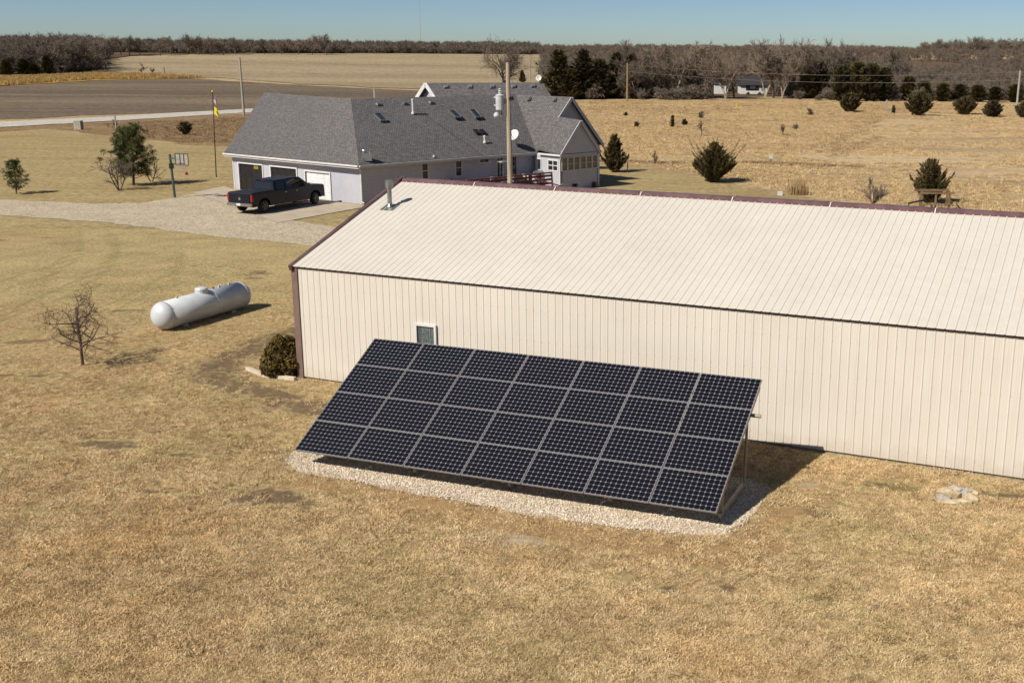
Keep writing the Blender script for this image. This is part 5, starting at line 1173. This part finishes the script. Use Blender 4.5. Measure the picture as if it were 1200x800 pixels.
def pine(seed, H, Rm, nb=62):
    rs = random.Random(seed); T = MB(); Fo = MB(); T.path([(0, 0, -.1), (.04*H, 0, H*.45), (0, .02*H, H*.93)], H*.025, 7, .2)
    for b in range(nb):
        f = .16+.84*(b+rs.random())/nb; az = b*2.399+rs.uniform(-.5, .5); Lr = Rm*(.8 if f < .3 else 1.0 if f < .55 else 1.5-f)*rs.uniform(.55, 1.12); z = f*H*.93
        p0 = np.array([0, 0, z-.12*Lr]); d = unit([math.cos(az), math.sin(az), .25+.5*f]); e = p0+d*Lr
        Fo.path([p0, p0+d*Lr*.5, e], .012*H*.5, 3, .4)
        for c in range(rs.randint(4, 6)):
            t = rs.uniform(.4, 1.05); cr = H*.055*rs.uniform(.8, 1.4); cc = p0+d*Lr*t+np.array([rs.gauss(0, cr*.8), rs.gauss(0, cr*.8), rs.gauss(cr*.3, cr*.5)])
            for i in range(70):
                q = unit([rs.gauss(0, 1), rs.gauss(0, 1), rs.gauss(.5, .8)]); s_ = unit(np.cross(q, [rs.gauss(0, 1), rs.gauss(0, 1), rs.gauss(0, 1)])); r0 = cr*rs.uniform(.1, .7); l = cr*rs.uniform(.4, .8)
                a = cc+q*r0; Fo.add([a-s_*l*.1, a+s_*l*.1, a+q*l], [(0, 1, 2)])
    return T, Fo
def veg(name, label, cat, loc, T, Cr, mt, mc, rz=0, group=None, crown='crown', trunk='trunk'):
    t = thing(name, label, cat, loc, rz, group); 
    if T.v: T.build(trunk, mt, t)
    Cr.build(crown, mc, t); return t
def hpx(px, yb, yt): b_ = at(px, yb); return b_, float(pdepth(px, yt, b_[1])[2])-b_[2]
# small crab apple on the lawn
b_, h = hpx(97, 428.5, 333); T, Cn = bare_tree(27, h, 1.25, straight=.75, lev=4, twig_r=.005, trunk_r=.042, kids=(13, 4, 3, 2), first=.2, up=.12, droop=.22); normH((T, Cn), h)
veg('bare_crabapple', 'small leafless tree with crooked spreading twigs alone on the lawn', 'tree', b_, T, Cn, M_BARK, M_BARK, .8)
# clipped shrub in the corner bed
b_ = gz(333, 439); rs = random.Random(2); Cn = MB(); T = MB(); T.tube((0, 0, -.05), (0, 0, .5), .06, .04)
for i in range(9000):
    a, z = rs.uniform(0, 2*PI), rs.random(); prof = .7*math.sqrt(max(.0, 1-((z-.42)/.62)**2)); r = prof*(rs.random()**.25); r *= 1+.22*mnoise.noise(Vector((math.cos(a)*1.6, math.sin(a)*1.6, z*2.5)))+(.1*rs.random() if rs.random() < .12 else 0); p = np.array([r*math.cos(a), r*math.sin(a), .02+z*1.2*(1-.16*(r/.66)**2)*(1+.07*math.sin(a*3+1))])
    q = unit([rs.gauss(0, 1), rs.gauss(0, 1), rs.gauss(.4, 1)]); s_ = unit(np.cross(q, [rs.gauss(0, 1), rs.gauss(0, 1), rs.gauss(0, 1)])); l = rs.uniform(.03, .07); Cn.add([p-q*l, p+s_*l*.5, p+q*l, p-s_*l*.5], [(0, 1, 2, 3)])
veg('evergreen_shrub', 'dense olive brown shrub against the corner of the steel building', 'shrub', b_, T, Cn, M_BARK, M_BOX, crown='foliage', trunk='stem')
# pines by the driveway
def pine_R(s): return lambda f: s*(.55 if f < .15 else 1.0 if f < .55 else 1.25-f*.95)*(.75+.25*math.sin(f*23))
b_, h = hpx(156.5, 217.5, 151); T, Cn = pine(5, h, 1.75); veg('pine_tree', 'bushy green pine tree on the lawn left of the basketball hoop', 'tree', b_, T, Cn, M_BARK, M_PINE, crown='crown')
b_, h = hpx(19, 227.5, 188.5); T, Cn = pine(9, h, .95, 46); veg('pine_tree', 'small rounded pine tree near the left edge beyond the gravel drive', 'tree', b_, T, Cn, M_BARK, M_PINE, crown='crown')
b_, h = hpx(140, 223.5, 180); T, Cn = bare_tree(31, h, .8, trunks=4, trunk_r=.05, lev=3, kids=(5, 4, 3), twig_r=.012, first=.15); normH((T, Cn), h); veg('bare_shrub', 'leafless multi stemmed shrub just left of the bushy pine', 'shrub', b_, T, Cn, M_BARK, M_TWIG, trunk='stems', crown='twigs')
b_, h = hpx(178, 213, 182); T, Cn = bare_tree(33, h, .6, trunks=2, trunk_r=.045, lev=3, kids=(5, 4, 3), twig_r=.012); normH((T, Cn), h); veg('bare_shrub', 'thin leafless sapling tucked behind the bushy pine', 'shrub', b_, T, Cn, M_BARK, M_TWIG, trunk='stems', crown='twigs')
b_, h = hpx(217.5, 158, 144); T, Cn = conifer(11, h, lambda f: 1.0*math.sin(PI*min(1, f*.8+.15)), 40, .6, .35, 20, .05, .3); veg('cedar_shrub', 'tiny dark cedar in the brown verge left of the flag pole', 'shrub', b_, T, Cn, M_BARK, M_CEDARD)
b_, h = hpx(136, 151, 133); 
# cedars in the right hand fields
def wide(s): return lambda f: s*(1.0 if f < .45 else max(.04, 1.0-(f-.45)*1.75))
b_, h = hpx(836, 213.5, 168); T, Cn = conifer(41, h, lambda f: 1.9*(1.0 if f < .35 else max(.05, 1.0-(f-.35)*1.45)), 120, .55, .3, 80, .03, .24, .1, .15); T2, C2 = conifer(48, h*.9, lambda f: 2.1*(1.0 if f < .4 else max(.3, 1.0-(f-.4)*1.1)), 46, .85, .2, 70, .1, .2, .25, .2); Cn.add(C2.v, C2.f); veg('wide_cedar', 'wide spiky brown green cedar alone in the middle of the right field', 'tree', b_, T, Cn, M_BARK, M_CEDAR)
b_, h = hpx(719.5, 202, 159); T, Cn = conifer(42, h, lambda f: 1.3*(1.05-f)**.8, 100, .7, .32, 44, .03, .26, .3, .3); veg('pyramid_cedar', 'pyramid shaped cedar standing just right of the house gable', 'tree', b_, T, Cn, M_BARK, M_CEDAR)
b_, h = hpx(1099, 243, 195); b_ = b_+[0, 2.2, 0]; T, Cn = conifer(43, h*1.05, lambda f: 1.55*(1.04-f)**.75, 120, .75, .3, 50, .03, .26, .3, .3); veg('pointed_cedar', 'pointed cedar behind the timber play tower', 'tree', b_, T, Cn, M_BARK, M_CEDAR)
for px, yb, yt, wd, sd_, lab in ((995.5, 131.5, 111, 13, 51, 'round brown cedar before the dark evergreen clump'), (1076, 136, 109, 17.5, 52, 'largest round cedar in the row across the mown field'), (1130, 134.5, 116, 14.5, 53, 'broad cedar second from the right edge of the field row'), (1163, 137.5, 120, 12, 54, 'small greenish round cedar left of the leaning pole'), (1201, 138.5, 121, 12, 55, 'round cedar cut by the right edge of the photo')):
    b_, h = hpx(px, yb, yt); rr_ = wd/FPX*b_[1]; T, Cn = conifer(sd_, h, (lambda s: lambda f: s*(.95 if f < .2 else 1.0 if f < .5 else max(.1, (1-(f-.5)*1.55))))(rr_), 110, .55, .5, 40, .02, .34, .1, .15)
    veg('round_cedar', lab, 'shrub', b_, T, Cn, M_BARK, M_CEDARD if sd_ in (54,) else M_CEDAR, group='round cedars in a row across the field')
for px, yb, yt, wd, sd_, lab in ((733.5, 136, 132.5, 3, 61, 'tiny dark cedar nearest the yellowish pole'), (746, 149, 143.5, 4, 62, 'tiny dark cedar lowest of the pair beside the house gable'), (788, 149, 136, 3, 63, 'slim dark young cedar in the prairie'), (802, 147, 140.5, 7, 64, 'low round young cedar right of the slim one'), (1047, 133, 124, 3.5, 65, 'young cedar between the two largest round cedars')):
    b_, h = hpx(px, yb, yt); rr_ = wd/2/FPX*b_[1]; T, Cn = conifer(sd_, h, (lambda s: lambda f: s*(1.1-f)**.6)(rr_), 26, .6, .3, 16, .02, .4); veg('young_cedar', lab, 'shrub', b_, T, Cn, M_BARK, M_CEDARD, group='small young cedars in the prairie')
for px, yb, yt, sd_, sp_, lab in ((822, 160, 140, 71, .5, 'small bare sapling in the prairie above the wide cedar'), (918.5, 159, 144, 72, .4, 'thin bare sapling in the prairie right of the wide cedar'), (768, 193, 176, 73, .3, 'very thin bare stem left of the wide cedar'), (949, 135, 126, 74, .9, 'low grey bare bush at the top of the prairie'), (933, 152, 144, 75, .9, 'grey bare bush right of the thin sapling'), (821, 139, 130, 76, .9, 'grey bare bush at the far edge of the prairie'), (1022, 243, 207, 77, .45, 'pale bare sapling behind the roof ridge left of the play tower'), (165, 87, 74, 78, .6, 'bare tree in the pale stubble field far left'), (178, 87, 79, 79, .6, 'fainter bare sapling in the far stubble field'), (137, 150, 139, 80, .5, 'thin bare stem on the road verge')):
    b_, h = hpx(px, yb, yt); bush = sp_ > .8
    T, Cn = bare_tree(sd_, h, sp_, trunks=3 if bush or px == 1022 else 1, trunk_r=max(.03, .02*h), lev=3, kids=(6, 5, 4), twig_r=.014*max(1, b_[1]/110), first=.12); normH((T, Cn), h)
    veg('bare_bush' if bush else 'bare_sapling', lab, 'shrub' if bush else 'tree', b_, T, Cn, M_TWIGP if px == 1022 else M_BARK, M_TWIGP if px == 1022 else M_TWIG)
# golden reed clump
b_, h = hpx(935, 228, 205); rg_ = thing('reed_clump', 'clump of tall golden dead grass on the lawn edge', 'grass clump', b_); tm = tuft_mesh('reed_blades', M_TALL, 320, .75, .5, h, .03, .25, 5); link('reed_blades', tm, rg_)
b_, h = hpx(478, 206, 201); 
# ------- background bare trees: a few meshes shared by many copies
LIB = []
for i in range(7):
    T, Cn = bare_tree(100+i, 12, .62, trunks=1 if i % 3 else 2, lev=4, kids=(10, 6, 5, 3), twig_r=.036, trunk_r=.22, first=.25, sides=(6, 4, 3, 3, 3)); normH((T, Cn), 12)
    LIB.append((T.mesh('trunk', M_BARK if i % 3 else M_BARKW), Cn.mesh('crown', M_TWIG if i % 2 else M_TWIGP)))
print('tree polys', [len(a.polygons)+len(b.polygons) for a, b in LIB])
LOW = []
for i in range(7):
    T, Cn = bare_tree(200+i, 11, .72, lev=3, kids=(11, 7, 5), twig_r=.055, trunk_r=.2, first=.12, sides=(4, 3, 3, 3, 3)); normH((T, Cn), 11); T.v and Cn.add(T.v, T.f); LOW.append(Cn.mesh('far_tree', M_TWIG))
CLIB = []
for i in range(4):
    T, Cn = conifer(300+i, 10, (lambda s, pw: lambda f: s*(1.03-f)**pw)(2.6+.3*i, .6), 120, .5, .75, 42, .04, .32, .2, .1, .2); CLIB.append((T.mesh('trunk', M_BARK), Cn.mesh('crown', M_CEDARD if i % 2 else M_CEDAR)))
for i in range(2):
    T, Cn = conifer(320+i, 10, lambda f: 3.7*math.sin(PI*min(.97, .2+.75*f))**.55*(.85+.2*math.sin(f*17+i)), 170, .45, .85, 48, .02, .34, .1, .1, .2); CLIB.append((T.mesh('trunk', M_BARK), Cn.mesh('crown', M_CEDARD if i else M_CEDAR)))
def place(lib, k, name, label, cat, px, yb, yt, group, sx=1., rs=random.Random(77)):
    b_, h = hpx(px, yb, yt); t = thing(name, label, cat, b_, rs.uniform(0, 6.28), group)
    z = max(v.co.z for v in lib[k][1].vertices); s = h/z; t.scale = (s*sx, s*sx, s)
    link('trunk', lib[k][0], t); link('crown', lib[k][1], t); return t
rs = random.Random(12)
ORD = 'first second third fourth fifth sixth seventh eighth ninth tenth eleventh twelfth thirteenth fourteenth fifteenth sixteenth seventeenth eighteenth nineteenth twentieth'.split()
b_, h = hpx(590, 101, 39); T, Cn = bare_tree(611, h, .8, trunks=3, lev=4, kids=(8, 5, 4, 3), twig_r=.03, trunk_r=.3, first=.12, up=.5); normH((T, Cn), h); veg('bare_tree', 'large leafless tree with a wide round crown behind the house', 'tree', b_, T, Cn, M_BARK, M_TWIG)
# row behind the prairie
xs_ = [728, 745, 757, 768, 779, 791, 803, 815, 826, 837, 848, 858, 907, 917, 929, 941, 953, 964, 976, 1052]
for i, px in enumerate(xs_):
    yt = (44 if i % 3 == 0 else 52)+rs.uniform(-3, 8); place(LIB, rs.randrange(7), 'bare_tree', 'leafless tree in the row behind the prairie, %s from the left' % ORD[i], 'tree', px+rs.uniform(-3, 3), 115.5+rs.uniform(-1.5, .8), yt, 'leafless trees in the row behind the prairie', rs.uniform(.8, 1.1))
for px, yt, k, lab in ((897, 38, 0, 'tallest pale leafless tree beside the far farmhouse'), (975, 42, 3, 'pale leafless tree rising above the dark evergreen clump'), (992, 44, 6, 'pale leafless tree just right of the other one above the evergreens')):
    place([(a, b) for a, b in LIB], k, 'pale_tree', lab, 'tree', px, 113.5, yt, None, .85)
for px, yb, yt, k, sx, lab in ((655, 116, 57, 0, 1.7, 'tall dark cedar at the left end of the clump behind the house'), (684, 116, 56, 1, 1.4, 'second tall dark cedar in the clump behind the house'), (668, 116.5, 80, 2, 1.9, 'lower bushy cedar in front of the two tall ones'), (703, 116, 68, 3, 1.5, 'dark cedar right of the second tall cedar'), (722, 115.5, 60, 1, 1.3, 'slim dark cedar behind the grey pole'), (740, 115, 62, 2, 1.3, 'slim dark cedar behind the yellowish pole'),
    (643, 115, 86, 3, 1.9, 'low cedar at the far left of the clump'), (612, 97, 82, 2, 1.3, 'round dark cedar behind the rear roof'), (946, 115.5, 63, 0, 1.1, 'narrow dark cedar left of the evergreen clump'), (961, 115.5, 70, 1, 1.2, 'second narrow dark cedar left of the evergreen clump'),
    (985, 118.8, 75, 5, 1.0, 'left tree of the dark evergreen clump'), (1003, 119, 71, 4, 1.0, 'middle tree of the dark evergreen clump'), (1020, 119, 73, 5, 1.05, 'right middle tree of the dark evergreen clump'), (1035, 118.8, 78, 5, 1.0, 'right end tree of the dark evergreen clump'),
    (1063, 118, 88, 4, 1.2, 'dark cedar left of the pale clearing'), (1082, 118, 94, 4, 1.4, 'dark cedar beneath the pale clearing'), (1104, 119, 97, 4, 1.6, 'low dark cedar in the far row, first right of the clearing'), (1124, 119, 98, 5, 1.7, 'low dark cedar in the far row, second right of the clearing'), (1145, 119.5, 99, 4, 1.8, 'low dark cedar in the far row, third right of the clearing'), (1165, 120, 101, 5, 1.8, 'low dark cedar in the far row, just left of the leaning pole'), (1189, 120, 98, 4, 1.7, 'low dark cedar in the far row behind the leaning pole')):
    place(CLIB, k, 'dark_cedar', lab, 'tree', px, yb, yt, 'dark cedars along the far field edge', sx)
for px, yb, yt, k, sx, lab in ((8, 89, 70, 0, 2.4, 'dark cedar at the left end of the far woods'), (28, 88, 68, 1, 2.2, 'dark cedar second from the left in the far woods'), (56, 87, 64, 2, 1.6, 'tallest dark cedar in the left far woods'), (40, 88, 74, 3, 2.6, 'low dark cedar between the taller ones at left')):
    place(CLIB, k, 'dark_cedar', lab, 'tree', px, yb, yt, 'dark cedars before the left woods', sx)
for i, (px, yb, yt, k) in enumerate(sorted(((122, 82, 46, 1), (133, 66, 41, 2), (143, 66, 41, 4), (152, 66, 40, 5), (165, 66, 43, 1), (188, 66, 43, 2), (201, 65, 41, 4), (219, 65, 38, 5), (233, 65, 42, 6), (248, 65, 41, 0), (262, 65, 44, 2), (276, 64.6, 43, 3), (350, 64.4, 43, 2), (366, 64.4, 40, 4), (383, 64.4, 38, 5), (310, 64.4, 46, 1), (330, 64.4, 45, 6)))):
    place(LIB, k, 'bare_tree', 'leafless tree on the far left skyline, %s from the left' % ORD[i], 'tree', px, yb, yt, 'leafless trees on the left skyline', 1.25)
# ------- far woods, one mass
rg = np.random.default_rng(5)
def wood(px0, px1, d0, d1, n):
    """points between two sight lines and two distances"""
    a0 = math.atan((px0-CX)/FPX); a1 = math.atan((px1-CX)/FPX); a = rg.uniform(a0, a1, n); d = np.sqrt(rg.uniform(d0*d0, d1*d1, n)); return np.column_stack([d*np.tan(a), d])
parts = []
Lp = [tuple(p) for p in PX((-200, 90.5), (0, 88), (60, 87), (118, 83.5), (119, 72), (127, 68.8), (158, 66.5), (200, 64.6), (300, 63.1), (470, 63.1), (632, 64.3))]
far_poly = [tuple(p) for p in Lp]+[tuple(wood(634, 634.1, 1150, 1151, 1)[0]), tuple(wood(-300, -299, 1150, 1151, 1)[0])]
sheet('wood_floor', far_poly, .42, M_WOODFLOOR, 40, wob=4, seed=21)
for p0, p1, d0, d1, n in ((-200, 128, 430, 760, 2600), (-200, 634, 700, 1080, 3400)):
    Q = wood(p0, p1, d0, d1, n); Q = Q[inpoly(Q, far_poly)]; parts.append(Q)
WL = np.vstack(parts)
scatter('left_far_woods', np.column_stack([WL, terrain(WL[:, 0], WL[:, 1])-.3]), rg.uniform(.5, 1.08, len(WL))*np.where(np.hypot(WL[:, 0], WL[:, 1]) < 650, 1.1, .74), LOW, label='brown leafless woods on the left skyline', seed=11)
WR = wood(640, 1330, 246, 420, 950)
WR = WR[~((WR[:, 0] > x2-4) & (WR[:, 0] < x1+4) & (WR[:, 1] < FHb[1]+9))]
WR2 = wood(634, 1330, 420, 900, 3300); clr = (np.abs(WR2[:, 0]-(1078-CX)/FPX*WR2[:, 1]) < 14) & (WR2[:, 1] > 520) & (WR2[:, 1] < 640); WR2 = WR2[~clr]
WR3 = wood(600, 1330, 900, 2300, 3600)
WA = np.vstack([WR, WR2, WR3]); dA = np.hypot(WA[:, 0], WA[:, 1]); pxA = CX+FPX*WA[:, 0]/WA[:, 1]
hA = rg.uniform(.5, 1.05, len(WA)); far_s = np.interp(pxA, [600, 640, 700, 780, 860, 1000, 1035, 1060, 1075, 1110, 1200], [.5, .55, .6, .6, .62, .62, .6, .5, 1.05, 1.15, 1.2]); hA *= np.where(dA < 420, np.where(pxA > 1050, .5, .78), np.where(dA < 900, .6*np.where(pxA > 1030, .85, 1), far_s))
scatter('right_far_woods', np.column_stack([WA, terrain(WA[:, 0], WA[:, 1])-.3+np.where((dA > 900) & (pxA > 1030), 6*sstep((pxA-1030)/80), 0)*0]), hA, LOW, label='grey brown leafless woods behind the prairie', seed=12)
# underbrush along the foot of the woods
ub_ = MB(); 
UL = []
for i in range(3):
    T, Cn = bare_tree(400+i, 3, 1.1, trunks=5, lev=2, kids=(8, 6), twig_r=.05, trunk_r=.06, sides=(3, 3, 3)); normH((T, Cn), 3); Cn.add(T.v, T.f); UL.append(Cn.mesh('brush', M_TWIG))
U1 = wood(640, 1330, 243, 330, 1500); U2 = wood(-200, 128, 425, 540, 2200); U2 = U2[inpoly(U2, far_poly)]; U3 = wood(100, 634, 660, 860, 4500); U3 = U3[inpoly(U3, far_poly)]
U1 = U1[~((U1[:, 0] > x2-3) & (U1[:, 0] < x1+3) & (U1[:, 1] < FHb[1]+8))]
UA = np.vstack([U1, U2, U3]); scatter('underbrush', np.column_stack([UA, terrain(UA[:, 0], UA[:, 1])-.2]), rg.uniform(.5, 1.2, len(UA))*np.where(np.hypot(UA[:, 0], UA[:, 1]) > 600, 1.6, 1.0), UL, label='tangled brown underbrush along the foot of the woods', seed=13)
